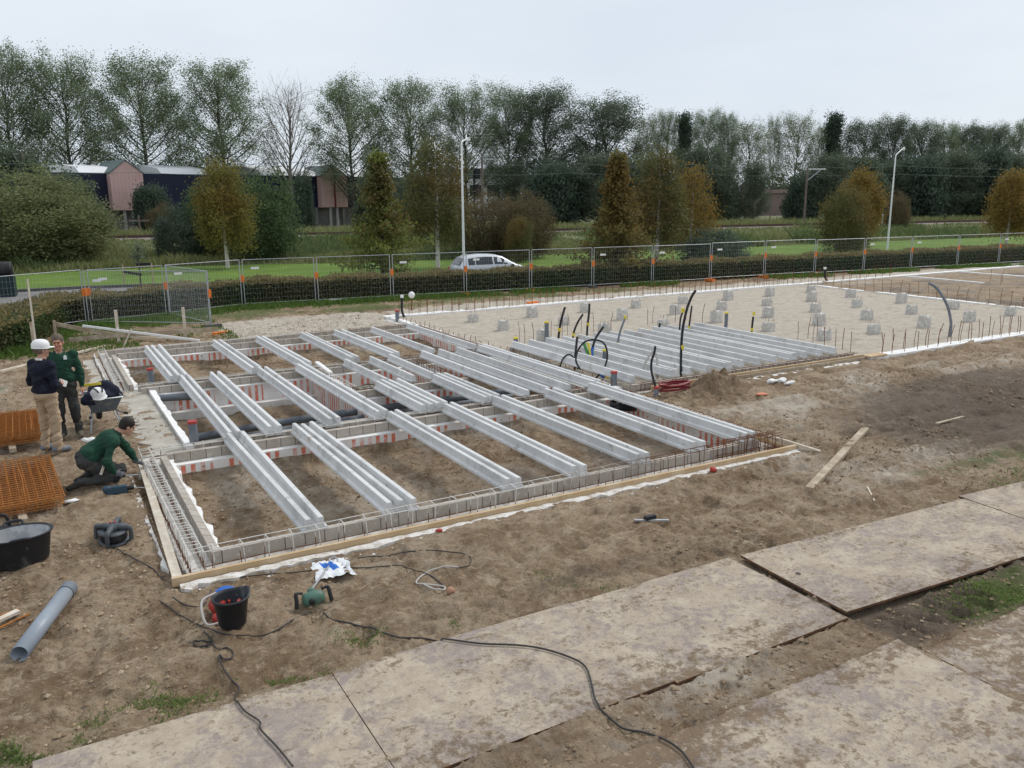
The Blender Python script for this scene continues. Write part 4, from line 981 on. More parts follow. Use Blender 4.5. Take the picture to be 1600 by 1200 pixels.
tag(link('rough_grass', blades('rough_grass', 170000, verge_fn, .25, .75, lm_grass, 31, .05)), 'rough uncut grass between the mown lawn and the railway', 'grass', kind='stuff')
def reed_fn(r, N):
    x, y, z, c = verge_fn(r, N); k = fbm(x, y, .16, 3, 90) > .02; return x[k], y[k], z[k], c[k]
tag(link('tall_weeds', blades('tall_weeds', 110000, reed_fn, .5, 1.25, lm_reed, 33, .07)), 'tall dark weeds and nettles in front of the railway', 'weeds', kind='stuff')
def beyond_fn(r, N):
    x = r.uniform(-20, 200, N); ry = np.interp(x, [p[0] for p in RAILP], [p[1] for p in RAILP]); y = ry+3+r.random(N)**1.5*9; return x, y, np.full(N, .6), np.ones(N)
tag(link('trackside_grass', blades('trackside_grass', 26000, beyond_fn, .4, 1.1, lm_grass, 34, .08)), 'dry grass behind the rails', 'grass', kind='stuff')
def verge2(r, N):
    t = r.random(N); x = -6+60*t**1.2; y = np.interp(x, [-6, 0, 1.2, 7, 12, 30, 54], [25, 26.5, 30.4, 32.8, 32.3, 30.5, 28.1])-np.abs(r.normal(size=N))*.5+.3
    k = fbm(x, y, .3, 3, 60) > np.interp(x, [-6, 16, 20, 54], [-.5, -.4, .12, .16]); x, y = x[k], y[k]
    x2 = r.uniform(-4, 5.2, N//2); y2 = r.uniform(25.5, 31, N//2); k = fbm(x2, y2, .7, 3, 62) > -.02; x = np.concatenate([x, x2[k]]); y = np.concatenate([y, y2[k]]); return x, y, hfun(x, y), np.concatenate([np.ones(len(x)-k.sum()), np.full(k.sum(), .55)])
tag(link('hedge_foot_grass', blades('hedge_foot_grass', 26000, verge2, .08, .26, leafmat('fresh_grass', (0.072, 0.137, 0.029), (0.150, 0.227, 0.052)), 35, .018)), 'fresh green grass along the foot of the hedge', 'grass', kind='stuff')
def tuft_fn(r, N):
    X0 = []; Y0 = []; S0 = []
    for px, py, sx, sy, n in ((20, 1186, 40, 8, 900), (90, 1160, 30, 8, 500), (175, 1128, 35, 10, 700), (245, 1100, 35, 12, 800), (300, 1085, 25, 8, 250), (430, 1062, 22, 6, 350), (480, 1052, 22, 6, 350), (560, 1002, 22, 8, 500), (585, 990, 12, 5, 200), (170, 1072, 8, 3, 60), (709, 978, 5, 4, 60),
                               (850, 905, 28, 8, 350), (950, 925, 12, 5, 80), (1500, 945, 35, 12, 1200), (1560, 925, 30, 10, 1200), (1590, 940, 20, 8, 700), (1505, 968, 20, 6, 350), (1580, 760, 25, 7, 600), (1595, 735, 12, 8, 300), (1545, 772, 15, 4, 200)):
        for k in range(n):
            x, y, _ = at(px+r.normal()*sx, py+r.normal()*sy); X0.append(x); Y0.append(y)
    X0 = np.array(X0); Y0 = np.array(Y0)
    k = fbm(X0, Y0, 3.0, 3, 61) > -.12
    for x0, x1, y0, y1 in PLATES: k &= ~((X0 > x0+.03) & (X0 < x1-.03) & (Y0 > y0+.02) & (Y0 < y1-.02))
    X0, Y0 = X0[k], Y0[k]; return X0, Y0, hfun(X0, Y0), np.clip(.7+1.0*fbm(X0, Y0, 1.7, 3, 61), .4, 1.2)
tag(link('grass_tufts', blades('grass_tufts', 9000, tuft_fn, .012, .045, leafmat('tuft_leaf', (0.13, 0.19, 0.055), (0.25, 0.31, 0.11)), 36, .006, lean=.9)), 'small green weeds sprouting beside the steel plates', 'weeds', kind='stuff')

# ------------------------------------------------------------------ hedge
HP = [(-7, 25.0), (-1.2, 25.9), (-.2, 27.6), (.8, 31.3), (3.6, 32.4), (7, 33.7), (12, 33.2), (30, 31.4), (54, 29.0), (75, 27)]
HB = [(-7, 29.2), (-2.2, 29.8), (-1.3, 30.6), (-.2, 33.0), (3.3, 34.0), (7, 35.2), (12, 34.7), (30, 32.9), (54, 30.5), (75, 28.5)]
HH = [.86, .86, .88, .90, .94, .96, .92, .94, 1.0, 1.0]
def hedge():
    t = E('hedge', 'long brown green clipped hedge behind the wire fence', 'hedge', (12, 33, 0)); m = MB(lm_hedge); hh = 1.12
    vs = []; n = len(HP)
    for a, c, hh in zip(HP, HB, HH):
        a, c = Vector(a), Vector(c); i_ = (c-a)*.07
        for q, z in ((a+i_, 0), (a+i_, hh-.10), (c-i_, hh-.10), (c-i_, 0)): vs.append((q.x-12, q.y-33, z))
    fs = [(4*i+j, 4*i+j+1, 4*i+5+j, 4*i+4+j) for i in range(n-1) for j in range(3)]
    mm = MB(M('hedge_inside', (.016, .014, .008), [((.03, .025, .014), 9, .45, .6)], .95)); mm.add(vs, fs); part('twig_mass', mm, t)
    r = np.random.default_rng(44); P = np.array(HP); B_ = np.array(HB); L = np.hypot(*np.diff(P, axis=0).T); C = []; top = []
    for i in range(n-1):
        near = 1.0 if i < 6 else (.75 if i < 8 else .45)
        k = int(L[i]*1500*near); s = r.random(k); u = r.random(k)*1.15; a = P[i]+(P[i+1]-P[i])*s[:, None]; c = B_[i]+(B_[i+1]-B_[i])*s[:, None]
        side = u < .60; hh = HH[i]+(HH[i+1]-HH[i])*s
        z = np.where(side, .03+r.random(k)*(hh-.05), hh-.05+r.normal(size=k)*.05)
        f = np.where(side, r.normal(size=k)*.035+.01, r.random(k)); xy = a+(c-a)*f[:, None]
        wob = .06*np.sin(xy[:, 0]*1.7)+.04*np.sin(xy[:, 0]*4.1); z = np.maximum(z+np.where(side, 0, wob), .02)
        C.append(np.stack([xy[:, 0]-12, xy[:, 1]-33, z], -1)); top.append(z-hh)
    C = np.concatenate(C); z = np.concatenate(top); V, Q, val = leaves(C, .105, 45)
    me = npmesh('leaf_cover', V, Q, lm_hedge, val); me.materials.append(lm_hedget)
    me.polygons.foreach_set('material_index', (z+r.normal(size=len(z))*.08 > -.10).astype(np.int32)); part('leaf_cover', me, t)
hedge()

# ------------------------------------------------------------------ wire fence
def online(px, p0, p1, row=440):
    d = ray(px, row); a = np.array([[d[0], -(p1[0]-p0[0])], [d[1], -(p1[1]-p0[1])]]); t = np.linalg.solve(a, np.array(p0)); return p0[0]+(p1[0]-p0[0])*t[1], p0[1]+(p1[1]-p0[1])*t[1]
FH = 1.86
def panel(a, c, label, tagged=True, orange=True, block=False, dense=1.0, z0=None):
    a = Vector((a[0], a[1], 0)); c = Vector((c[0], c[1], 0)); d = c-a; L = d.length-.12; rz = math.atan2(d.y, d.x)
    g = gz(a.x, a.y)*.5+gz(c.x, c.y)*.5
    t = E('fence_panel', label, 'fence panel', (a.x, a.y, g), rz, 'wire fence panels around the site')
    f = MB(m_galv)
    for x in (.06, .06+L): f.tube([(x, 0, .03), (x, 0, FH)], .018, 8)
    for z in (.16, FH-.012): f.tube([(.06, 0, z), (.06+L, 0, z)], .013, 6)
    part('frame', f, t)
    m = MB(m_mesh); n = int(L/.115*dense)
    for k in range(1, n): x = .06+L*k/n; m.box((x, 0, FH/2+.08), (.0021, .0021, FH-.16))
    for k in range(1, 9): m.box((.06+L/2, .004, .16+(FH-.17)*k/9), (L, .0021, .0021))
    part('wire_mesh', m, t)
    if orange:
        o = MB(m_org); o.box((.0, 0, 1.13), (.09, .075, .26)); o.box((.06, 0, 1.13), (.06, .06, .22)); part('clamp', o, t)
    if tagged:
        w_ = MB(m_white); w_.box((.52, -.012, 1.52), (.30, .008, .085)); part('name_plate', w_, t)
    bl = MB(m_org if block else m_kerb); bl.box((.0, 0, .05), (.22, .62, .13), taper=.9); part('foot_block', bl, t)
    return t
FA, FB = (6.96, 33.05), (49.4, 28.75)
fpx = [378, 494, 612, 727, 829, 926, 1019, 1109, 1193, 1271, 1347, 1420, 1492, 1556, 1618]
FP = [online(q, FA, FB) for q in fpx]
FL = ['right of the gate panels', 'before the bare stretch of hedge', 'left of the white car', 'in front of the white car', 'just right of the white car', 'left of the rust brown larch', 'right of the rust brown larch', 'with two small white plates', 'above the pile stub stack', 'ending at the leaning grey pipe',
      'left of the right lamp post', 'right of the right lamp post', 'second from the right edge', 'at the right edge']
for k in range(14): panel(FP[k], FP[k+1], 'wire fence panel '+FL[k], k not in (1, 4, 9, 12), True, k in (3, 4, 7, 8))
F1, F2, G = (1.42, 31.2), (4.05, 31.9), (4.92, 28.35)
panel((-2.3, 29.0), F1, 'wire fence panel at the left edge, half behind the hedge', False, False)
panel((1.52, 31.2), F2, 'wire fence panel behind the timber trestle', True)
panel(F2, FP[0], 'wire fence panel just left of the first long run post', True)
panel((1.40, 31.05), G, 'wire gate panel swung out towards the site', True, True, False, 1.7)
panel(G, (F2[0]+.05, F2[1]-.1), 'wire panel closing the triangle behind the swung gate', False, True, False, 1.7)

# ------------------------------------------------------------------ lamps, masts, wires
def lamp(base, top, head, label):
    bx, by, _ = at(*base); dep = bx*CF[0]+by*CF[1]-CAMH*CF[2]
    hz_ = pt(top[0], top[1], dep)[2]; hx, hy, hh = pt(head[0], head[1], dep)
    t = E('street_lamp', label, 'street lamp', (bx, by, 0)); m = MB(m_white); dx, dy = hx-bx, hy-by; q = math.hypot(dx, dy); dx, dy = dx/q, dy/q
    P = [(0, 0, 0), (0, 0, hz_*.4), (0, 0, hz_*.98), (dx*.12, dy*.12, hz_*1.0), (dx*q*.8, dy*q*.8, hh-.02)]
    m.tube(P, [.085, .065, .045, .042, .035], 10); part('pole', m, t)
    b = MB(M('lamp_grey', (.62, .63, .63), rough=.5)); b.lathe([(.02, -.32), (.10, -.22), (.15, 0), (.12, .22), (.02, .32)], 12, (0, 0, 0), 1, .45, Matrix.Rotation(math.atan2(dy, dx), 3, 'Z') @ Matrix.Rotation(RAD(82), 3, 'Y'))
    h = part('lamp_head', b, t, (dx*q, dy*q, hh)); return t
lamp((725, 426), (717, 224), (729, 218), 'tall white street lamp standing behind the car')
lamp((1386, 392), (1398, 243), (1412, 233), 'tall white street lamp leaning among the trees on the right')
def mast(px, top, dep, arm, label, mat, extra=None):
    x, y, z = pt(px, top, dep); t = E('railway_mast', label, 'mast', (x, y, .5), 0, 'masts along the railway'); m = MB(mat); m.tube([(0, 0, 0), (0, 0, z-.5)], [.16, .12], 6); part('pole', m, t)
    ax, ay = CR[0], CR[1]; b = MB(m_galv); b.tube([(-ax*.3, -ay*.3, z-.7), (ax*arm, ay*arm, z-.7)], .07, 5); b.tube([(0, 0, z-2.0), (ax*arm*.75, ay*arm*.75, z-.72)], .05, 5); part('cross_arm', b, t)
m_mast = M('mast_wood', (.16, .125, .11), [((.22, .18, .16), 2, .45, .65)], .9)
mast(1262, 262, 96, 2.1, 'wooden railway pylon with a pale side arm', m_mast)
mast(753, 246, 88, 1.2, 'brown railway mast between the tall trees and the brown shrub', m_mast)
mast(33, 238, 84, -1.2, 'dark T shaped railway post above the huge willow', m_mast)
def wirel(z, off, label):
    m = MB(M('contact_wire', (.17, .21, .19), rough=.6)); P = []
    for i in range(len(RAILP)-1):
        for q in range(6):
            f = q/6; x = RAILP[i][0]+(RAILP[i+1][0]-RAILP[i][0])*f; y = RAILP[i][1]+(RAILP[i+1][1]-RAILP[i][1])*f; P.append((x, y+off, z-.25*math.sin(f*math.pi)))
    m.tube(P, .022, 4, cap=False); thing('overhead_wire', m, label, 'wire', group='overhead wires of the railway')
wirel(7.4, .5, 'upper overhead wire above the railway'); wirel(6.5, .3, 'lower overhead wire above the railway')
x, y, z = pt(741, 300, 90); t = E('railway_signal', 'dark railway signal post above the brown shrub', 'signal', (x, y, .8))
m = MB(m_blk); m.tube([(0, 0, 0), (0, 0, 6.2)], .09, 6); part('post', m, t); m = MB(m_blk); m.box((.35, -.1, 5.9), (.55, .3, 1.1)); m.box((.30, -.1, 4.3), (.5, .3, .9)); part('signal_head', m, t)
m = MB(m_blk); m.box((0, -.3, 3.3), (1.0, .5, .08)); m.tube([(.5, -.5, 0), (.5, -.5, 4.6)], .04, 5); part('ladder', m, t)
x, y, z = pt(218, 352, 78); m = MB(m_mast); m.box((0, 0, .9), (.16, .16, 1.9)); m.box((0, -.02, 1.35), (1.7, .08, .16)); m.box((-.5, -.02, .8), (.6, .08, .14)); thing('timber_stile', m, 'brown timber stile beside the railway below the first pink gable', 'stile', (x, y, .9))
x, y, z = pt(1380, 335, 92); m = MB(m_white); m.box((0, 0, .9), (.16, .1, 1.0)); m.box((0, 0, .3), (.07, .07, .8)); thing('kilometre_post', m, 'little white marker post left of the right lamp post', 'marker post', (x, y, .7))

# ------------------------------------------------------------------ warehouse and far buildings
WA, WB = pt(40, 330, 90), pt(640, 330, 126)
def wcol(px): return online(px, WA[:2], WB[:2], 300)
wd = Vector((WB[0]-WA[0], WB[1]-WA[1], 0)); WL = wd.length; wd.normalize(); wn = Vector((wd.y, -wd.x, 0)); WZ = math.atan2(wd.y, wd.x)
wh = E('warehouse', 'long navy warehouse with two pink gabled bays and white roofs', 'warehouse', (WA[0], WA[1], 0), WZ)
m = MB(m_navy); m.span(0, WL, 0, .4, 3.0, 7.2)
for k in range(int(WL/1.1)): m.box((k*1.1, -.012, 5.1), (.06, .03, 4.2))
part('navy_wall', m, wh)
m = MB(M('grey_plinth', (.20, .195, .19), [((.28, .27, .26), .6, .4, .6)], .9)); m.span(0, WL, .8, 1.0, 0, 3.0)
for k in range(int(WL/4.4)): m.box((k*4.4+1, .2, 1.5), (.35, .35, 3.0))
part('plinth', m, wh)
def wx(px): q = wcol(px); return (q[0]-WA[0])*wd.x+(q[1]-WA[1])*wd.y
for a, c, pk in ((128, 182, 8.3), (256, 330, 8.45), (415, 500, 8.6), (540, 620, 8.5)):
    m = MB(m_wroof); x0, x1 = wx(a), wx(c); m.prism([(-.0, 7.22), (-1.2, 7.9), (-6, pk), (-12, pk), (-12, 7.22)], (x0, .2, 0), (x1, .2, 0)); part('roof', m, wh)
for a, c, stripe in ((169, 220, 0), (496, 536, 1)):
    x0, x1 = wx(a), wx(c); mid = (x0+x1)/2; gb = MB(m_pink)
    gb.prism([(x0, 2.9), (x1, 2.9), (x1, 7.3), (mid, 8.7 if not stripe else 8.6), (x0, 7.3)], (0, -1.0, 0), (0, .0, 0), up=(0, 0, 1)) if False else None
    P = [(x0, 3.0), (x1, 3.0), (x1, 7.25), (mid, 8.6), (x0, 7.25)]
    vs = [(x, yy, z) for yy in (-1.1, -.015) for x, z in P]; gb.add(vs, [(0, 1, 2, 3, 4), (9, 8, 7, 6, 5), (0, 5, 6, 1), (1, 6, 7, 2), (0, 4, 9, 5)])
    for k in range(1, 9): gb.box((x0+(x1-x0)*k/9, -1.112, 5.1), (.03, .02, 4.1))
    g = part('gable_bay', gb, wh)
    rm = MB(m_roofg)
    for s_, xe in ((-1, x0), (1, x1)): rm.bar((xe+s_*.12, 2.2, 7.22-.04), (mid, 2.2, 8.68), 6.8, .10, up=(0, 0, 1))
    link('gable_roof', rm.mesh('gable_roof'), g)
    if stripe:
        sm_ = MB(m_pinkd); sm_.box((mid, -1.14, 5.75), (.22, .06, 5.5)); link('trim_strip', sm_.mesh('trim_strip'), g)
    pm = MB(M('pale_pier', (.40, .395, .39), rough=.8))
    for q in (.36, .62): pm.tube([(x0+(x1-x0)*q, -.7, .4), (x0+(x1-x0)*q, -.7, 3.0)], .20, 8)
    part('pier', pm, wh)
# spray paint strokes on the plinth under the first gable
gm = MB(M('graffiti_ground', (.33, .33, .335), [((.45, .45, .45), .8, .45, .6)], .8)); x0 = wx(160); x1 = wx(188); gm.span(x0, x1, .74, .80, 1.0, 3.0); pg = part('painted_panel', gm, wh)
rs_ = random.Random(4)
for mat_ in (m_blk, m_white):
    gm = MB(mat_)
    for k in range(7):
        cx = x0+(x1-x0)*(.12+.12*k); gm.tube(spline([(cx+rs_.uniform(-.3, .3), .72, 1.2+rs_.random()*.5), (cx+rs_.uniform(-.35, .35), .72, 1.9), (cx+rs_.uniform(-.3, .3), .72, 2.3+rs_.random()*.5)], 4), .055, 4)
    link('paint_stroke', gm.mesh('paint_stroke'), pg)
def farblock(px0, px1, top, dep, hdep, wallm, roofm, label, rows=0):
    a, c = pt(px0, 330, dep), pt(px1, 330, dep); z = pt((px0+px1)/2, top, dep)[2]; d = Vector((c[0]-a[0], c[1]-a[1], 0)); L = d.length
    t = E('far_building', label, 'building', (a[0], a[1], 0), math.atan2(d.y, d.x)); m = MB(wallm); m.span(0, L, 0, hdep, 0, z*.86); part('outer_wall', m, t)
    m = MB(roofm); m.span(-.3, L+.3, -.3, hdep+.3, z*.86, z); part('roof', m, t)
    for k in range(rows):
        m = MB(m_glass); m.span(L*(k+.15)/rows, L*(k+.85)/rows, -.05, .02, z*.45, z*.68); part('window', m, t)
farblock(676, 812, 264, 165, 14, M('pale_wall', (.60, .61, .62), rough=.7), M('slate_roof', (.20, .22, .25), rough=.7), 'white flat building showing between the trunks above the brown shrub', 5)
farblock(1186, 1240, 296, 170, 14, M('brown_wall', (.26, .19, .175), rough=.8), M('brown_roof', (.30, .225, .205), rough=.8), 'brownish far building between the slender pale poplars', 0)

# ------------------------------------------------------------------ car
def car():
    t = E('parked_car', 'silver white hatchback car parked behind the hedge, rear towards us', 'car', (19.35, 35.75, .0), RAD(-7)); t.scale = (.93, .95, .93)
    paint = M('silver_white_paint', (.62, .64, .665), rough=.26, metal=.2, spec=.6)
    st = [(-2.06, .62, .78, .62), (-2.04, .90, .80, .64), (-1.98, 1.00, .82, .66), (-1.62, 1.44, .84, .62), (-1.35, 1.53, .85, .63), (-.6, 1.575, .86, .645), (.1, 1.55, .86, .64), (.45, 1.46, .86, .63), (1.0, 1.16, .855, .68), (1.22, 1.05, .85, .72), (1.7, .93, .82, .74), (2.0, .78, .72, .66), (2.1, .60, .62, .58)]
    m = MB(paint); rings = []
    for x, zt, w_, wr in st:
        be = min(1.06, zt-.06); rings.append([(x, w_*.94, .24), (x, w_, .5), (x, w_*.99, be*.86), (x, w_*.965, be), (x, wr+.015, max(zt-.06, be+.015)), (x, wr*.86, zt), (x, 0, zt+.012), (x, -wr*.86, zt), (x, -wr-.015, max(zt-.06, be+.015)), (x, -w_*.965, be), (x, -w_*.99, be*.86), (x, -w_, .5), (x, -w_*.94, .24)])
    n = 13; vs = [p for r in rings for p in r]
    m.add(vs, [(i*n+k, i*n+k+1, (i+1)*n+k+1, (i+1)*n+k) for i in range(len(st)-1) for k in range(n-1)], True)
    m.add(rings[0], [tuple(range(n))]); m.add(rings[-1], [tuple(range(n))[::-1]]); part('body', m, t)
    def edge(x, s, q):
        i = max(j for j in range(len(st)) if st[j][0] <= x); i = min(i, len(st)-2); f = (x-st[i][0])/(st[i+1][0]-st[i][0]); a = [rings[i][j] if s > 0 else rings[i][12-j] for j in (3, 4)]; b = [rings[i+1][j] if s > 0 else rings[i+1][12-j] for j in (3, 4)]
        lo = Vector(a[0]).lerp(Vector(b[0]), f); hi = Vector(a[1]).lerp(Vector(b[1]), f); p = lo.lerp(hi, q); p.y += s*.012; return p
    for s in (1, -1):
        for xs in ([-1.5, -1.15], [-1.10, -.6, -.18], [-.10, .35, .62, .98]):
            g = MB(m_glass); lo = [edge(x, s, .08) for x in xs]; hi = [edge(x, s, .93) for x in xs]; k = len(xs); g.add(lo+hi, [(i, i+1, k+i+1, k+i) for i in range(k-1)]); part('side_window', g, t)
    g = MB(m_glass); g.add([(-1.935, .60, 1.10), (-1.935, -.60, 1.10), (-1.655, -.50, 1.425), (-1.655, .50, 1.425)], [(0, 1, 2, 3)]); g.v = [(v[0]-.02, v[1], v[2]+.015) for v in g.v]; part('rear_window', g, t)
    g = MB(m_glass); g.add([(.50, .52, 1.455), (.50, -.52, 1.455), (1.18, -.60, 1.085), (1.18, .60, 1.085)], [(0, 1, 2, 3)]); g.v = [(v[0]+.01, v[1], v[2]+.02) for v in g.v]; part('windscreen', g, t)
    for s in (1, -1):
        b = MB(m_red); b.box((-1.99, s*.72, .83), (.16, .20, .17)); part('tail_light', b, t)
        b = MB(m_white); b.box((1.92, s*.56, .70), (.16, .24, .12)); part('headlight', b, t)
        b = MB(m_blk); b.box((.86, s*.93, 1.02), (.10, .16, .12)); part('wing_mirror', b, t)
        b = MB(m_blk); b.box((-.2, s*.862, .72), (2.3, .02, .03)); part('trim_strip', b, t)
        for xh in (-.75, .2): b = MB(m_galv); b.box((xh, s*.868, .84), (.16, .03, .03)); part('door_handle', b, t)
        for xw in (-1.28, 1.32):
            b = MB(m_blk); b.lathe([(.2, -.1), (.32, -.1), (.33, 0), (.32, .1), (.2, .1)], 20, (0, 0, 0), rot=Matrix.Rotation(RAD(90), 3, 'X'), cap0=True, cap1=True); wv = part('wheel', b, t, (xw, s*.78, .33))
            b = MB(m_galv); b.lathe([(.02, .11), (.2, .105)], 14, (0, 0, 0), rot=Matrix.Rotation(RAD(-90*s if s > 0 else 90), 3, 'X'), cap0=True); link('rim', b.mesh('rim'), wv)
    b = MB(m_white); b.box((-2.075, 0, .72), (.02, .5, .11)); part('number_plate', b, t)
car()

# waste container and sapling beyond the hedge
x, y, _ = at(4, 463); t = E('waste_container', 'dark green waste container with a black drum opening at the left edge', 'waste container', (x, y, 0), RAD(-4))
m = MB(m_dgreen); m.box((0, 0, .45), (1.1, 1.0, .95)); m.box((0, .1, 1.0), (1.04, .9, .22), taper=.92); part('container_body', m, t)
m = MB(m_blk); m.lathe([(.02, -.5), (.30, -.5), (.34, -.42), (.34, .42), (.30, .5), (.02, .5)], 18, (.02, -.1, 1.18), rot=Matrix.Rotation(RAD(90), 3, 'Y'), cap0=True, cap1=True); part('drum_opening', m, t)
x, y, _ = at(220, 447); t = E('staked_sapling', 'staked sapling with black ties on the lawn behind the gate panels', 'sapling', (x, y, 0))
m = MB(m_bark); m.tube([(0, 0, 0), (.02, 0, 1.1), (0, 0, 2.0)], [.04, .035, .012], 6); part('trunk', m, t)
b = MB(m_blk)
for a, c in (((-.75, 0, .75), (.1, 0, .55)), ((-.1, .1, 1.05), (.6, .1, 1.05))): b.bar(a, c, .05, .12)
part('tie', b, t)
for q in (-.72, .58): b = MB(m_woodo); b.tube([(q, 0, 0), (q, 0, 1.1)], .035, 6); part('stake', b, t)
V, Q, val = leaves(clump([(0, 0, 1.4), (.1, 0, 1.7), (-.1, .05, 1.55), (0, 0, 2.0)], 60, .15, 4), .11, 4); part('crown', npmesh('sapling_crown', V, Q, lm_dark, val), t)

# ------------------------------------------------------------------ timber trestle and laths by the hedge
def stick(label, a, c, wd, ht, m, name='timber_batten', g='battens and stakes of the profile boards by the hedge', cat='timber'):
    b = MB(m); b.bar(a, c, wd, ht); thing(name, b, label, cat, group=g)
def up(px, py, ptop):
    x, y, z = on(px, py); d = x*CF[0]+y*CF[1]-(CAMH-z)*CF[2]; q = pt(px, ptop, d); return (x, y, z-.1), (x, y, q[2])
def lean(pb, ptp):
    x, y, z = on(*pb); d = x*CF[0]+y*CF[1]-(CAMH-z)*CF[2]; return (x, y, z-.05), pt(ptp[0], ptp[1], d)
stick('tall thin pale lath standing left of the helmeted man', *lean((58, 552), (43, 436)), .05, .03, m_woodp)
stick('brown stake leaning behind the tall pale lath', *lean((55, 552), (48, 503)), .08, .08, m_woodo)
a1 = up(89, 538, 500); a2 = up(186, 536, 483); a3 = up(290, 527, 479)
stick('grey profile stake behind the grey haired man', *a1, .08, .08, m_woodo)
stick('pale profile stake before the swung gate', *a2, .085, .085, m_woodp)
stick('pale profile stake right end, before the wire gate', *a3, .085, .085, m_woodp)
def P2(px, py, ref): d = ref[0]*CF[0]+ref[1]*CF[1]-CAMH*CF[2]; return pt(px, py, d-.08)
stick('grey board dropping from the grey stake towards the crossed laths', P2(85, 506, a1[0]), P2(178, 524, a2[0]), .03, .12, m_woodo)
stick('long grey board nailed low across the profile stakes, left half', P2(108, 531, a1[0]), P2(190, 523, a2[0]), .03, .13, m_woodo)
stick('long grey board nailed low across the profile stakes, right half', P2(192, 524, a2[0]), P2(341, 514, a3[0]), .03, .13, m_woodo)
stick('white lath lying crosswise over the boards', P2(129, 509, a1[0]), P2(312, 532, (5.2, 25.0)), .05, .06, m_white)
stick('thin pale lath under the white lath', P2(155, 524, a2[0]), P2(303, 531, (5.2, 25.2)), .05, .05, m_woodp)
stick('short stick propped under the crossed laths', *lean((192, 543), (205, 514)), .06, .04, m_woodp)
stick('long weathered board lying on the ground left of the back bay', on(0, 582, .03), on(164, 542, .03), .10, .05, m_woodp)
for px, py, lab in ((346, 523, 'orange fence foot block in the grass by the gate'), (832, 476, 'orange foot block at the hedge foot right of the car'), (1202, 431, 'orange foot block at the hedge foot, centre right'), (1275, 428, 'orange foot block beside the leaning grey pipe')):
    x, y, z = on(px, py); b = MB(m_org); b.box((0, 0, .06), (.55, .22, .13), taper=.88); thing('foot_block_spare', b, lab, 'fence foot', (x, y, z), .3, 'orange fence foot blocks')
board('white foam plank standing over the corner of the stair pit', (*at(495, 566, .3)[:2], .3), (*at(517, 583, .16)[:2], .16), .09, .05, m_foamw)
x, y, z = on(523, 471); b = MB(m_foamw); b.blob((0, 0, .03), (.42, .2, .07), 4, .4, 7, 0); thing('plastic_sheet', b, 'crumpled white plastic sheet on the grass before the hedge', 'plastic sheet', (x, y, z))

# ------------------------------------------------------------------ conduits and pipes
def pipe_stub(px, py, top, r, capm, label, mat=m_pvc, z=0., grp='capped grey pipe ends standing up', dep_pt=None):
    x, y, _ = at(px, py, z); d = x*CF[0]+y*CF[1]-(CAMH-z)*CF[2]; zt = pt(px, top, d)[2]
    t = E('pipe_stub', label, 'pipe', (x, y, z), 0, grp); m = MB(mat); m.tube([(0, 0, -.3), (0, 0, zt-z-.03)], r, 14); part('pipe_wall', m, t)
    m = MB(capm); m.tube([(0, 0, zt-z-.045), (0, 0, zt-z)], r*1.1, 14); part('end_cap', m, t)
pipe_stub(237, 602, 574, .068, m_red, 'red capped grey pipe at the far left corner of the middle bay')
pipe_stub(304, 697, 655, .072, m_red, 'red capped grey pipe at the near left corner of the middle bay')
pipe_stub(959, 604, 579, .070, m_red, 'red capped grey pipe beside the cable tangle')
pipe_stub(806, 547, 526, .065, m_yel, 'short yellow capped grey pipe left of the packed beams')
pipe_stub(854, 535, 501, .062, m_yel, 'tall yellow capped grey pipe behind the packed beams')
pipe_stub(944, 570, 545, .045, m_yel, 'small yellow capped pipe inside the cable loop', z=.0)
pipe_stub(1134, 514, 487, .055, m_yel, 'yellow capped grey pipe at the right back of the packed beams')
pipe_stub(621, 501, 484, .07, m_red, 'red capped grey pipe at the far left corner of the sand house')
def drain(label, pts, r, m=m_pvc):
    b = MB(m); b.tube(spline([at(px, py, z) for px, py, z in pts], 4), r, 14)
    for k in (2, len(pts)*2): pass
    thing('drain_pipe', b, label, 'drain pipe', group='grey drain pipes in the crawl space')
drain('thick grey drain pipe through the middle bay, far one of two', [(306, 684, -.16), (460, 657, -.18), (640, 632, -.18), (800, 610, -.18), (835, 604, -.18)], .075)
drain('thick grey drain pipe through the middle bay, near one of two', [(306, 697, -.2), (470, 668, -.22), (640, 643, -.22), (800, 620, -.22)], .07)
drain('short thick drain pipe stub from the far red capped pipe', [(245, 622, -.05), (310, 619, -.06)], .08)
def conduit(label, path, mats, r=.02, tape=None, name='cable_conduit', grp='black conduits sticking up by the packed beams', z=0., seg=5):
    """path in the photo's columns and rows, standing in the plane of its foot."""
    x, y, _ = at(path[0][0], path[0][1], z); d = x*CF[0]+y*CF[1]-(CAMH-z)*CF[2]
    P = [pt(px, py, d) for px, py in path]; t = E(name, label, 'conduit', (x, y, z), 0, grp); b = MB(mats); b.tube([Vector(p)-Vector((x, y, z)) for p in spline(P, seg)], r, 8); part('sleeve', b, t)
    if tape:
        for px, py, tm in tape: q = Vector(pt(px, py, d))-Vector((x, y, z)); b = MB(tm); b.tube([q-Vector((0, 0, .05)), q+Vector((0, 0, .05))], r*1.35, 8); part('tape_band', b, t)
    return t
conduit('curved black conduit with yellow tape, leftmost behind the packed beams', [(872, 532), (875, 510), (879, 492), (883, 480)], m_blk, .035, [(874, 515, m_yel)])
conduit('curved black conduit with yellow tape, second behind the packed beams', [(895, 540), (896, 522), (902, 505), (911, 491)], m_blk, .03, [(896, 523, m_yel)])
conduit('straight black conduit with yellow tape behind the packed beams', [(917, 527), (918, 508), (920, 492), (921, 475)], m_blk, .032, [(919, 507, m_yel)])
conduit('grey black conduit leaning right with a yellow tip', [(961, 553), (965, 535), (970, 515), (978, 494)], m_pvc, .028, [(964, 538, m_yel), (977, 496, m_yel)])
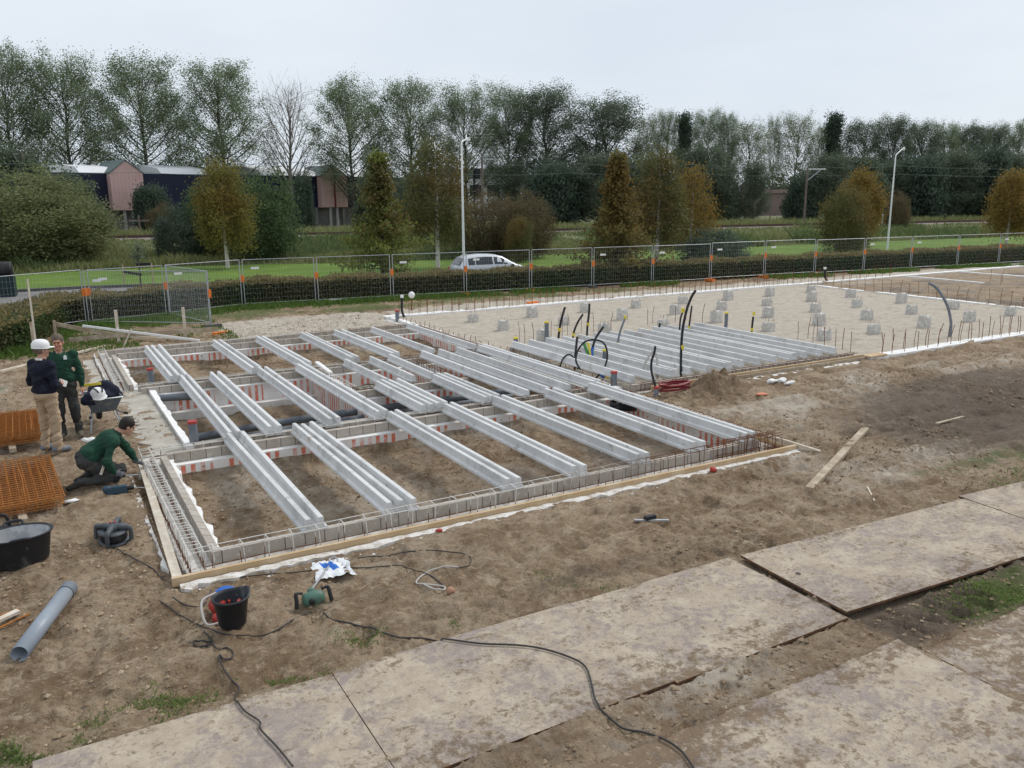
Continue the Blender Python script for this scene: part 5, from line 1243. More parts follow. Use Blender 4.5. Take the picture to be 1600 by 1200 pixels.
conduit('black conduit with short grey foot amid the packed beams', [(1029, 527), (1030, 515), (1031, 505)], m_blk, .032)
conduit('tall black cable bending right above the packed beams', [(1064, 592), (1064, 560), (1066, 520), (1072, 488), (1080, 465), (1087, 454)], m_blk, .03, [(1066, 543, m_yel), (1067, 485, m_yel)])
conduit('shorter black cable beside the tall bending one', [(1061, 530), (1063, 500), (1067, 487)], m_blk, .026)
conduit('black conduit with yellow tape right of the tall cable', [(1075, 527), (1077, 508), (1081, 478)], m_blk, .026, [(1076, 512, m_yel)])
conduit('lone black conduit at the right of the packed beams', [(1174, 531), (1175, 512), (1177, 495)], m_blk, .03, [(1175, 515, m_yel), (1178, 490, m_yel)])
conduit('black pipe with white cap at the far left sand corner', [(632, 496), (628, 485), (628, 463)], m_blk, .045, [(628, 463, m_white)])
conduit('thin rod with a white ball cap at the far left sand corner', [(643, 486), (643, 463)], m_rust, .02)
x, y, _ = at(643, 486); d = x*CF[0]+y*CF[1]-CAMH*CF[2]; q = pt(643, 461, d); b = MB(m_white); b.blob((0, 0, 0), (.12, .12, .13), 1, .03, 8); thing('ball_cap', b, 'white ball cap on the thin rod at the far left sand corner', 'cap', q)
conduit('black pipe with white cap bending up at the far right sand corner', [(1293, 440), (1289, 432), (1289, 419)], m_blk, .05, [(1289, 419, m_white)])
conduit('grey pipe leaning at the hedge near the far right sand corner', [(1278, 427), (1283, 407)], m_pvc, .04)
conduit('long grey black conduit bending left out of the front strip', [(1484, 527), (1486, 505), (1481, 480), (1472, 462), (1462, 449), (1451, 442)], m_pvc, .04)
conduit('white looped pipe end over the packed beams', [(1001, 590), (1006, 572), (1014, 556), (1021, 549), (1026, 556), (1027, 575), (1027, 592)], m_whose, .03)
conduit('black cable rising from a red topped grey pipe', [(1024, 604), (1018, 580), (1018, 565), (1022, 552), (1024, 541)], m_blk, .024, z=.3)
pipe_stub(1025, 620, 603, .055, m_red, 'red topped grey pipe at the party wall corner')
# the cable tangle between the two houses
conduit('big black cable loop of the tangle', [(930, 592), (944, 575), (949, 555), (944, 537), (930, 531), (914, 534), (903, 548), (900, 564), (907, 578)], m_blk, .022, name='cable_loop')
conduit('small black cable arch left of the tangle', [(874, 576), (880, 560), (889, 554), (897, 560), (903, 577)], m_blk, .02, name='cable_loop')
conduit('upright black cable end in the tangle', [(898, 578), (899, 555), (902, 526)], m_blk, .03, name='cable_end')
conduit('black cable sweeping up right out of the tangle', [(922, 565), (925, 548), (931, 528), (945, 508)], m_blk, .03, [(944, 508, m_galv), (926, 545, m_blu)], name='cable_end')
conduit('green conduit of the tangle', [(924, 566), (918, 550), (912, 535)], m_grn, .035, name='coloured_conduit')
conduit('yellow conduit of the tangle', [(928, 570), (922, 548), (918, 535)], m_yel, .035, name='coloured_conduit')
conduit('blue conduit of the tangle', [(926, 570), (925, 556), (924, 545)], m_blu, .04, name='coloured_conduit')
conduit('dark red conduit of the tangle', [(921, 563), (912, 556), (905, 549)], m_dkred, .03, name='coloured_conduit')
conduit('grey conduit of the tangle', [(922, 562), (916, 548), (911, 536)], m_pvc, .028, name='coloured_conduit')
for px, c_, nm in ((934, m_blu, 'blue'), (941, m_yel, 'yellow'), (947, m_grn, 'green')):
    conduit(nm+' conduit lying at the foot of the tangle', [(px, 581), (px+4, 585), (px+10, 591)], c_, .035, name='coloured_conduit', z=.0)

# ------------------------------------------------------------------ cables over the ground
def gcable(label, pts, r=.009, m=m_cable, name='power_cable', dz=0., grp='cables snaking over the soil'):
    P = []
    for px, py in pts:
        x, y, z = on(px, py)
        for x0, x1, y0, y1 in PLATES:
            if x0 < x < x1 and y0 < y < y1: z = .035
        P.append((x, y, z))
    S = spline(P, 7); Q = []; zz_ = np.array([gz(p.x, p.y) for p in S]); kk = 4
    zz_ = np.array([zz_[max(0, i-kk):i+kk+1].mean()*.55+zz_[max(0, i-kk):i+kk+1].max()*.45 for i in range(len(zz_))])
    for p, z in zip(S, zz_):
        for x0, x1, y0, y1 in PLATES:
            if x0 < p.x < x1 and y0 < p.y < y1: z = .034
        Q.append((p.x, p.y, z+r+dz))
    b = MB(m); b.tube(Q, r, 6); thing(name, b, label, 'cable', group=grp)
gcable('black cable looping down from the bucket to the bottom edge', [(319, 988), (331, 1003), (315, 1001), (303, 1005), (306, 1013), (320, 1009), (331, 1007), (341, 1019), (355, 1017), (364, 1022), (362, 1031), (350, 1035), (344, 1030), (345, 1040), (362, 1062), (373, 1073), (367, 1091), (381, 1116), (406, 1134), (408, 1147), (434, 1175), (458, 1205)], .008)
gcable('black cable from the grey reel along the front board', [(181, 852), (186, 860), (205, 868), (240, 887), (256, 903), (300, 911), (355, 903), (430, 896), (492, 890), (560, 872), (612, 870), (660, 866), (712, 867), (735, 876), (731, 889), (716, 894)], .007)
gcable('pale hose curving on the soil right of the plastic bag', [(716, 894), (690, 892), (665, 897), (652, 908), (652, 916), (665, 919), (692, 922), (694, 929), (676, 931), (663, 924)], .009, m_whose, 'pale_hose')
gcable('black cable from the plastic bag to the pale hose', [(537, 890), (581, 890), (622, 886), (650, 890), (672, 902), (690, 917), (695, 925)], .007)
gcable('long black cable from the green breaker across the steel plates', [(505, 957), (519, 972), (550, 978), (581, 984), (612, 997), (659, 1000), (706, 1006), (753, 1012), (810, 1014.5), (852, 1021), (894, 1035), (915, 1049), (924, 1074), (931, 1102), (950, 1125), (978, 1144), (1027, 1158), (1062, 1179), (1085, 1210)], .009)
gcable('black cable from the green breaker behind the bucket', [(487, 955), (462, 969), (431, 986), (394, 996), (356, 999), (325, 985), (300, 970), (272, 955), (248, 940)], .007)
gcable('short dusty cable end left of the black bucket', [(270, 936), (290, 950), (308, 952), (322, 944), (330, 925)], .007)
def coil(label, px, py, z, n, r, wr, m, name, seed, sq=1.):
    r_ = random.Random(seed); x, y, _ = at(px, py, z); P = []
    for k in range(n*14):
        a = k/14*2*math.pi; q = r*(1+.10*math.sin(k*.21)+r_.uniform(-.02, .02)); P.append((q*math.cos(a)*1.25, q*math.sin(a)*sq, z+.02+.16*abs(math.sin(k*.05+seed))*r_.uniform(.8, 1)+wr))
    b = MB(m); b.tube(P, wr, 7); thing(name, b, label, 'hose', (x, y, 0))
coil('dark red hose coil beside the sand heap', 1054, 612, .05, 3, .30, .024, m_dkred, 'hose_coil', 3, .6)
coil('black cable coil lying in the pit of the front bay', 985, 640, -.12, 6, .34, .02, m_blk, 'cable_coil', 5, .8)
b = MB(m_pvc); b.tube([at(945, 641, -.08), at(1000, 636, -.06), (at(1018, 645, -.05))], .045, 10); thing('dark_pipe', b, 'dark pipe across the black cable coil', 'pipe')

# sand heap
x, y, z = on(1122, 613); n = 110; ax_ = np.linspace(-1.15, 1.15, n); A, B_ = np.meshgrid(ax_, ax_)
rr_ = np.hypot(A/1.05, B_/.62); hh_ = .56*np.exp(-(rr_*1.55)**2)+.13*fbm(A, B_, 2.6, 5, 14, .62)*np.exp(-(rr_*1.1)**2)*2+.05*fbm(A, B_, 9, 4, 15, .65)
hh_ = np.where(np.minimum(1.15-abs(A), 1.15-abs(B_)) < .03, -.12, hh_-.05)
I = np.arange(n*n).reshape(n, n); me = npmesh('sand_heap', np.stack([A, B_*.8, hh_], -1).reshape(-1, 3), np.stack([I[:-1, :-1], I[:-1, 1:], I[1:, 1:], I[1:, :-1]], -1).reshape(-1, 4), m_dirt, smooth=True)
thing('soil_heap', me, 'brown heap of dug soil beside the dark red hose coil', 'soil heap', (x, y, z+.03))

# ------------------------------------------------------------------ rebar mats on battens
def mats(cx, cy, lx, ly, rz, nm, who):
    bm_ = MB(m_woodo)
    for q, lab in ((-.28, 'near'), (.32, 'far')):
        pass
    c, s_ = math.cos(rz), math.sin(rz); g = gz(cx, cy)
    for q in (-1, 1):
        b = MB(m_woodo); b.box((0, 0, 0), (.10, .62, .07)); ox, oy = .10*lx, q*(ly/2-.10)
        thing('timber_bearer', b, '%s timber bearer under the %s' % ('near' if q < 0 else 'far', who), 'timber', (cx+c*ox-s_*oy, cy+s_*ox+c*oy, g+.04), rz+.05, 'bearers under the rebar mats')
    for k in range(nm):
        b = MB(m_rustb); r = random.Random(k+int(cx*100)); 
        n1, n2 = int(lx/.10), int(ly/.10)
        for i in range(n1+1): x = -lx/2+lx*i/n1; b.box((x, 0, 0), (.010, ly, .010))
        for i in range(n2+1): y = -ly/2+ly*i/n2; b.box((0, y, .011), (lx, .010, .010))
        for i in range(4):
            x = -lx/2+lx*(i+.5)/4; b.tube([(x, -ly/2, -.015), (x+.02, 0, .03), (x, ly/2, -.015)], .006, 4)
        thing('rebar_mat', b, '%s orange rust rebar mat of the %s' % ((ORD[k]+' from the bottom') if k < nm-1 else 'topmost', who), 'rebar mat', (cx+r.uniform(-.02, .02), cy+r.uniform(-.03, .03), g+.085+k*.032), rz+r.uniform(-.02, .02), 'rusty rebar mats stacked on bearers')
mats(-.78, 16.7, 1.12, 2.0, .03, 5, 'farther stack')
mats(-.66, 13.25, 1.22, 2.25, .04, 5, 'nearer stack')

# ------------------------------------------------------------------ tubs, bucket, pipe, reel, bag, tools
m_tubin = M('cement_crust', (.34, .345, .355), [((.48, .485, .49), 6, .45, .62), ((.15, .15, .155), 9, .60, .72)], .85, bump=.4)
m_tub = M('black_tub_plastic', (.020, .022, .026), [((.085, .088, .09), 5, .56, .68), ((.25, .25, .24), 9, .66, .74)], .5)
x, y, z = on(36, 893); t = E('mortar_tub', 'big oval black mortar tub with a cement crust inside', 'mortar tub', (x-.02, y+.20, z-.01), .1); t.scale = (.94, .94, .90)
m = MB(m_tub); prof = [(.0, .0), (.265, .0), (.285, .03), (.33, .36), (.355, .385), (.36, .40), (.345, .405), (.325, .385)]; m.lathe(prof, 32, (0, 0, 0), 1.12, .86); part('tub_body', m, t)
m = MB(m_tubin); m.lathe([(.322, .387), (.275, .06), (.2, .05), (.0, .055)], 32, (0, 0, 0), 1.12, .86); part('cement_crust', m, t)
for s_ in (-1, 1):
    m = MB(m_tub); m.tube(spline([(-.10, s_*.315, .39), (-.08, s_*.36, .43), (.08, s_*.36, .43), (.10, s_*.315, .39)], 4), .018, 8); part('handle', m, t)
x, y, z = on(4, 838); m = MB(m_blk); m.tube(spline([(-.10, 0, .0), (-.08, 0, .20), (.06, 0, .22), (.10, 0, .02)], 4), .022, 8); m.box((0, 0, .03), (.24, .14, .10))
thing('tool_handle', m, 'black tool handle poking up behind the oval tub', 'tool', (x, y, z))
x, y, z = on(368, 990); t = E('bucket', 'round black bucket with a pouring lip and red scraps inside', 'bucket', (x, y+.10, z+.012), .2); t.scale = (.95, .95, .88)
def lipped(prof, n=28, lip=.05):
    b = MB(m_tub); b.lathe(prof, n)
    out = []
    for v in b.v:
        a = math.atan2(v[1], v[0]); q = max(0, math.cos(a-.35))**14*lip*max(0, (v[2]-.2)/.13); r = math.hypot(v[0], v[1]); k = (r+q)/r if r > 1e-5 else 1; out.append((v[0]*k, v[1]*k, v[2]+q*.25))
    b.v = out; return b
part('bucket_body', lipped([(0, 0), (.125, 0), (.135, .015), (.172, .31), (.188, .318), (.188, .338), (.172, .340), (.160, .31), (.128, .03), (0, .03)]), t)
r_ = random.Random(6); m = MB(m_red)
for k in range(9):
    a = r_.uniform(.5, 2.7); q = .112; m.box((q*math.cos(a), q*math.sin(a), r_.uniform(.16, .24)), (.045, .022, .03), rot=Matrix.Rotation(a, 3, 'Z') @ Matrix.Rotation(r_.uniform(-1, 1), 3, 'X'))
tag(m, ) if False else thing('red_scraps', m, 'red plastic scraps lying inside the round black bucket', 'plastic scraps', (x, y+.10, z-.02))
x, y, z = on(350, 962); t = E('power_saw', 'red and blue power saw with a pale tube handle behind the bucket', 'power saw', (x-.02, y+.05, z), .2); t.scale = (.92, .92, .92)
m = MB(m_red); m.blob((0, 0, .14), (.13, .10, .11), 2, .12, 9); m.blob((-.07, -.12, .05), (.08, .07, .06), 5, .15, 8); part('motor_housing', m, t)
m = MB(m_blu); m.lathe([(.02, -.03), (.15, -.03), (.16, 0), (.15, .03), (.02, .03)], 22, (.12, .10, .12), rot=Matrix.Rotation(RAD(40), 3, 'X'), cap0=True, cap1=True); part('blade_guard', m, t)
m = MB(m_whose); m.tube(spline([(.0, .08, .24), (-.16, .06, .22), (-.22, -.05, .14), (-.22, -.17, .04), (-.10, -.20, .03)], 5), .014, 8); part('tube_handle', m, t)
a, c = at(30, 1022, .075), at(109, 918, .075)
t = E('loose_pipe', 'long grey plastic pipe lying loose on the soil, open end towards us', 'pipe'); P0, P1 = Vector(a), Vector(c); P0.z += max(gz(a[0], a[1]), 0)*.5; m = MB(m_pvcl); d = (P1-P0).normalized()
sd_ = d.orthogonal().normalized(); n = 24; vs = []
for p, r in ((P0, .078), (P1, .078), (P1, .071), (P0, .071)):
    for k in range(n): an = 2*math.pi*k/n; vs.append(p+(sd_*math.cos(an)+d.cross(sd_)*math.sin(an))*r)
m.add(vs, [(i*n+k, i*n+(k+1) % n, ((i+1) % 4)*n+(k+1) % n, ((i+1) % 4)*n+k) for i in range(4) for k in range(n)], True); part('pipe_wall', m, t)
m = MB(m_pvc); m.tube([P1-d*.14, P1-d*.01], .084, n, cap=False); part('socket', m, t)
# cable reel
x, y, z = on(180, 850); m_reel = M('reel_plastic', (.075, .085, .095), [((.13, .14, .15), 6, .5, .7)], .5)
t = E('cable_reel', 'dark grey cable reel lying flat with a star shaped top frame', 'cable reel', (x, y+.12, z), .35); t.rotation_euler = (.16, -.05, .35); t.scale = (.84, .84, .90)
m = MB(m_blk); m.lathe([(.0, .03), (.17, .03), (.185, .06), (.185, .13), (.165, .16), (0, .16)], 28); part('wound_cable', m, t)
m = MB(m_reel); m.lathe([(.0, .0), (.205, .0), (.215, .015), (.205, .03), (.0, .03)], 30); m.lathe([(.165, .155), (.205, .160), (.212, .172), (.205, .186), (.12, .192), (.115, .175), (0, .172)], 30); part('reel_drum', m, t)
m = MB(m_reel)
for k in range(4):
    a = k*math.pi/2+math.pi/4; c_, s_ = math.cos(a), math.sin(a)
    m.tube(spline([(.02*c_, .02*s_, .215), (.13*c_, .13*s_, .222), (.225*c_, .225*s_, .212), (.248*c_, .248*s_, .12), (.240*c_, .240*s_, -.01)], 5), [.045]*6+[.038]*6+[.03]*9, 8)
m.lathe([(.0, .255), (.075, .25), (.085, .225), (.08, .18)], 20); part('star_frame', m, t)
for dx, dy in ((.05, .03), (-.01, .06)): m = MB(m_red); m.tube([(dx, dy, .255), (dx, dy, .268)], .016, 10); part('socket_lid', m, t)
# plastic bag
x, y, z = on(518, 893); n = 26; ax_ = np.linspace(-.5, .5, n); A, B_ = np.meshgrid(ax_, ax_)
ed = 1+.07*np.sin(B_*9)*(abs(A) > .3); hh_ = .06+.08*fbm(A, B_, 3.1, 4, 18)+.03*np.abs(fbm(A, B_, 7, 3, 19))-.05*np.maximum(abs(A), abs(B_))**3*4
Vb = np.stack([A*.42*ed+.03*fbm(A, B_, 2, 2, 20), B_*.52+.03*fbm(A, B_, 2.4, 2, 22), np.maximum(hh_, .006)], -1).reshape(-1, 3); I = np.arange(n*n).reshape(n, n)
k = Mat('printed_bag'); ob = k.obj(); sx = k.n('ShaderNodeSeparateXYZ', i_0=ob)
dd = k.math('ABSOLUTE', k.math('ADD', k.math('ADD', sx.outputs[0], .02), k.math('MULTIPLY', sx.outputs[1], .35)))
blue = k.math('MULTIPLY', k.math('LESS_THAN', dd, .038), k.math('LESS_THAN', k.math('ABSOLUTE', sx.outputs[1]), .15))
lime = k.math('MULTIPLY', k.math('LESS_THAN', k.math('ABSOLUTE', k.math('ADD', sx.outputs[0], .09)), .03), k.math('LESS_THAN', k.math('ABSOLUTE', k.math('ADD', sx.outputs[1], .03)), .035))
c = k.mix(blue, k.mix(k.ramp(k.noise(9, 3, .5, ob), .4, .7), (.78, .79, .80), (.68, .70, .72)), (.03, .15, .55)); c = k.mix(lime, c, (.30, .42, .06))
mbag = k.fin(c, .45, 0, k.noise(22, 4, .6, ob), .5, .02)
t = thing('plastic_bag', npmesh('plastic_bag', Vb, np.stack([I[:-1, :-1], I[:-1, 1:], I[1:, 1:], I[1:, :-1]], -1).reshape(-1, 4), mbag, smooth=True), 'crumpled white plastic bag with a blue print on the soil', 'plastic bag', (x, y, z+.01), -.12)
# green breaker with its rod reaching onto the bag
x, y, z = on(492, 948); t = E('breaker', 'green paddle mixer with black side handles, its rod lying on the plastic bag', 'power tool', (x, y+.05, z), 0)
mg = M('tool_green', (.075, .155, .115), [((.13, .175, .145), 8, .5, .7), ((.18, .14, .10), 12, .6, .72)], .5)
m = MB(mg); m.lathe([(.0, -.115), (.05, -.115), (.070, -.09), (.076, -.02), (.074, .05), (.058, .10), (.0, .105)], 20, (0.01, 0, .085), 1.0, .95, Matrix.Rotation(RAD(90), 3, 'Y') @ Matrix.Rotation(.0, 3, 'X')); m.lathe([(.0, .02), (.05, .03), (.045, .10), (.025, .15), (0, .15)], 16, (.02, .03, .10), rot=Matrix.Rotation(RAD(-90), 3, 'X')); part('motor_body', m, t)
m = MB(m_blk); m.lathe([(.0, -.082), (.034, -.080), (.036, -.06), (0, -.06)], 14, (-.03, 0, .085), rot=Matrix.Rotation(RAD(-90), 3, 'X')); part('vent_cap', m, t)
for s_ in (-1, 1):
    m = MB(m_blk); m.tube(spline([(s_*.10, .03, .15), (s_*.165, .02, .165), (s_*.175, -.02, .10), (s_*.185, -.04, .03)], 4), [.014]*4+[.021]*9, 8); part('handle', m, t)
bx, by, bz = on(521, 884); m = MB(m_steelb); m.tube([(0.01, .12, .11), (bx-x, by-y-.05, .075)], .012, 8); part('mixing_rod', m, t)
m = MB(m_steelb); m.tube([(bx-x+.05*math.cos(k*.5), by-y-.05+.06*math.sin(k*.5), .085+.01*math.sin(k)) for k in range(13)], .010, 6, closed=True); part('paddle_ring', m, t)
# hammer drill by the kneeling man
x, y, z = on(190, 772); t = E('hammer_drill', 'grey blue hammer drill lying beside the kneeling man', 'power tool', (x-.02, y, z), -.12); m_drill = M('drill_blue_grey', (.035, .07, .10), [((.09, .12, .14), 12, .55, .7)], .5)
m = MB(m_drill); m.bar((-.17, 0, .055), (.10, 0, .06), .085, .095); m.blob((-.16, 0, .07), (.06, .05, .06), 3, .1, 8); part('drill_body', m, t)
m = MB(m_blk); m.tube([(.10, 0, .06), (.19, 0, .055)], .03, 10); m.tube([(.14, .02, .06), (.17, .14, .07)], .018, 8); part('chuck', m, t)
m = MB(m_steelb); m.tube([(.19, 0, .055), (.36, .01, .02)], .009, 6); part('drill_bit', m, t)
# scraps
def scrap(px, py, d, m, label, name='foam_scrap', seed=1, amp=.45):
    x, y, z = on(px, py); b = MB(m); b.blob((0, 0, d[2]*.6), d, seed, amp, 7); thing(name, b, label, 'scrap', (x, y, z), group=None)
scrap(112, 789, (.09, .06, .022), m_white, 'crumpled white paper scrap beside the nearer rebar stack', 'paper_scrap', 2)
scrap(139, 693, (.10, .07, .05), m_white, 'folded white scrap behind the kneeling man\'s back', 'paper_scrap', 3)
scrap(1206, 599, (.13, .07, .05), m_foamw, 'first white foam lump right of the soil heap', seed=4); scrap(1222, 599, (.12, .07, .06), m_foamw, 'middle white foam lump right of the soil heap', seed=5); scrap(1234, 602, (.11, .07, .05), m_foamw, 'last white foam lump right of the soil heap', seed=6)
scrap(1117, 611, (.07, .06, .07), m_white, 'white ball of scrap in front of the soil heap', 'paper_scrap', 7, .15)
scrap(1190, 620, (.14, .05, .02), M('salmon_foam', (.70, .24, .14), rough=.7), 'salmon orange foam offcut right of the soil heap', 'foam_offcut', 8)
scrap(1114, 737, (.055, .055, .05), m_red, 'red cap lying below the front foam edge', 'red_scrap', 9, .1); scrap(686, 831, (.05, .03, .025), m_red, 'small red scrap below the orange front board', 'red_scrap', 10, .2)
scrap(704, 933, (.05, .04, .035), M('brick_bit', (.40, .22, .14)), 'brick crumb beside the weed tuft', 'brick_crumb', 11, .2)
for px, py, lab, a in ((12, 972, 'pale wood offcut lying on rusty rods at the left edge', .6),):
    x, y, z = on(px, py); b = MB(m_woodp); b.bar((-.10, -.05, .05), (.10, .07, .06), .07, .03); thing('wood_offcut', b, lab, 'wood', (x, y, z))
for k, (a, c) in enumerate((((-3, 985), (46, 962)), ((-3, 968), (30, 957)))):
    A_, C_ = on(*a, .03), on(*c, .03); b = MB(m_rustb); b.tube([A_, C_], .012, 6); thing('steel_rod', b, ('longer' if k == 0 else 'shorter')+' rusty steel rod under the wood offcut at the left edge', 'rod', group='rusty rods at the left edge')
A_, C_ = on(991, 817, .035), on(1045, 814, .035); t = E('metal_profile', 'thin aluminium profile with a dark clamp lying on open soil', 'profile'); b = MB(m_galv); b.bar(A_, C_, .035, .02); part('profile_bar', b, t)
b = MB(m_blk); q = Vector(A_).lerp(Vector(C_), .5); b.box(q+Vector((0, .03, .03)), (.16, .06, .05)); part('clamp', b, t)

# ------------------------------------------------------------------ wheelbarrow with jacket, helmet and level
WX, WY = .82, 16.55
t = E('wheelbarrow', 'grey wheelbarrow loaded with a navy jacket, handles towards us', 'wheelbarrow', (WX, WY, gz(WX, WY)), .06)
mt = M('grey_barrow_tray', (.105, .125, .14), [((.22, .215, .2), 7, .52, .68)], .5)
def ring(pts, z): return [(x, y, z) for x, y in pts]
m = MB(mt); lo = ring([(-.19, -.28), (.19, -.28), (.17, .22), (-.17, .22)], .34); hi = ring([(-.30, -.40), (.30, -.40), (.28, .42), (-.28, .42)], .60); li = [(x*.96, y*.96, z+.012) for x, y, z in lo]; hi2 = [(x*.96, y*.97, z) for x, y, z in hi]
vs = lo+hi+hi2+li; fs = [(0, 3, 2, 1), (12, 13, 14, 15)]
for k in range(4): j = (k+1) % 4; fs += [(k, j, 4+j, 4+k), (4+k, 4+j, 8+j, 8+k), (8+k, 8+j, 12+j, 12+k)]
m.add(vs, fs); part('tray', m, t)
m = MB(m_galv)
m.tube([(p[0], p[1], .605) for p in ((-.305, -.405), (.305, -.405), (.285, .425), (-.285, .425))], .014, 6, closed=True); part('tray_rim', m, t)
for s_ in (-1, 1):
    m = MB(m_galv); m.tube(spline([(s_*.05, .62, .18), (s_*.15, .2, .31), (s_*.24, -.4, .34), (s_*.29, -.75, .38)], 4), .016, 8); part('frame_tube', m, t)
    m = MB(m_galv); m.tube([(s_*.20, -.30, .33), (s_*.27, -.36, .0)], .014, 6); m.tube([(s_*.17, .05, .31), (s_*.265, -.35, .03)], .012, 6); part('leg', m, t)
    m = MB(m_blk); m.tube([(s_*.275, -.68, .372), (s_*.295, -.82, .388)], .024, 8); part('handle', m, t)
m = MB(m_blk); m.lathe([(.10, -.04), (.165, -.045), (.185, 0), (.165, .045), (.10, .04)], 20, (0, 0, 0), rot=Matrix.Rotation(RAD(90), 3, 'Y'), cap0=True, cap1=True); wv = part('wheel', m, t, (0, .64, .185))
m = MB(m_red); m.lathe([(.01, .046), (.10, .044)], 14, rot=Matrix.Rotation(RAD(90), 3, 'Y'), cap0=True); link('rim', m.mesh('rim'), wv)
m_navyc = M('navy_cloth', (.012, .014, .030), [((.028, .030, .048), 8, .5, .7)], .9, bump=.5, bscale=14)
m = MB(m_navyc); m.blob((.05, .08, .60), (.27, .36, .22), 21, .22, 14, freq=3.2); m.blob((-.16, -.28, .60), (.17, .16, .11), 23, .3, 10, freq=3); thing('work_jacket', m, 'dark navy jacket heaped in the wheelbarrow', 'jacket', (WX, WY, gz(WX, WY)))
b = E('safety_helmet', 'white helmet with dark straps lying on the jacket in the wheelbarrow', 'helmet', (WX-.06, WY-.32, gz(WX, WY)+.68), .3)
m = MB(m_white); m.lathe([(.155, -.02), (.148, -.012), (.125, .0), (.12, .05), (.095, .10), (.05, .125), (0, .132)], 22, rot=Matrix.Rotation(RAD(24), 3, 'X')); part('helmet_shell', m, b)
for s_ in (-1, 1):
    m = MB(m_blk); m.tube(spline([(s_*.03, -.135, .06), (s_*.06, -.085, .115), (s_*.07, .0, .13)], 4), .012, 6); part('strap', m, b)
m = MB(m_yel); m.bar((-.16, 0, .0), (.12, .04, .02), .03, .045); thing('spirit_level', m, 'yellow spirit level lying across the jacket in the wheelbarrow', 'spirit level', (WX-.10, WY-.02, gz(WX, WY)+.80), -.35)

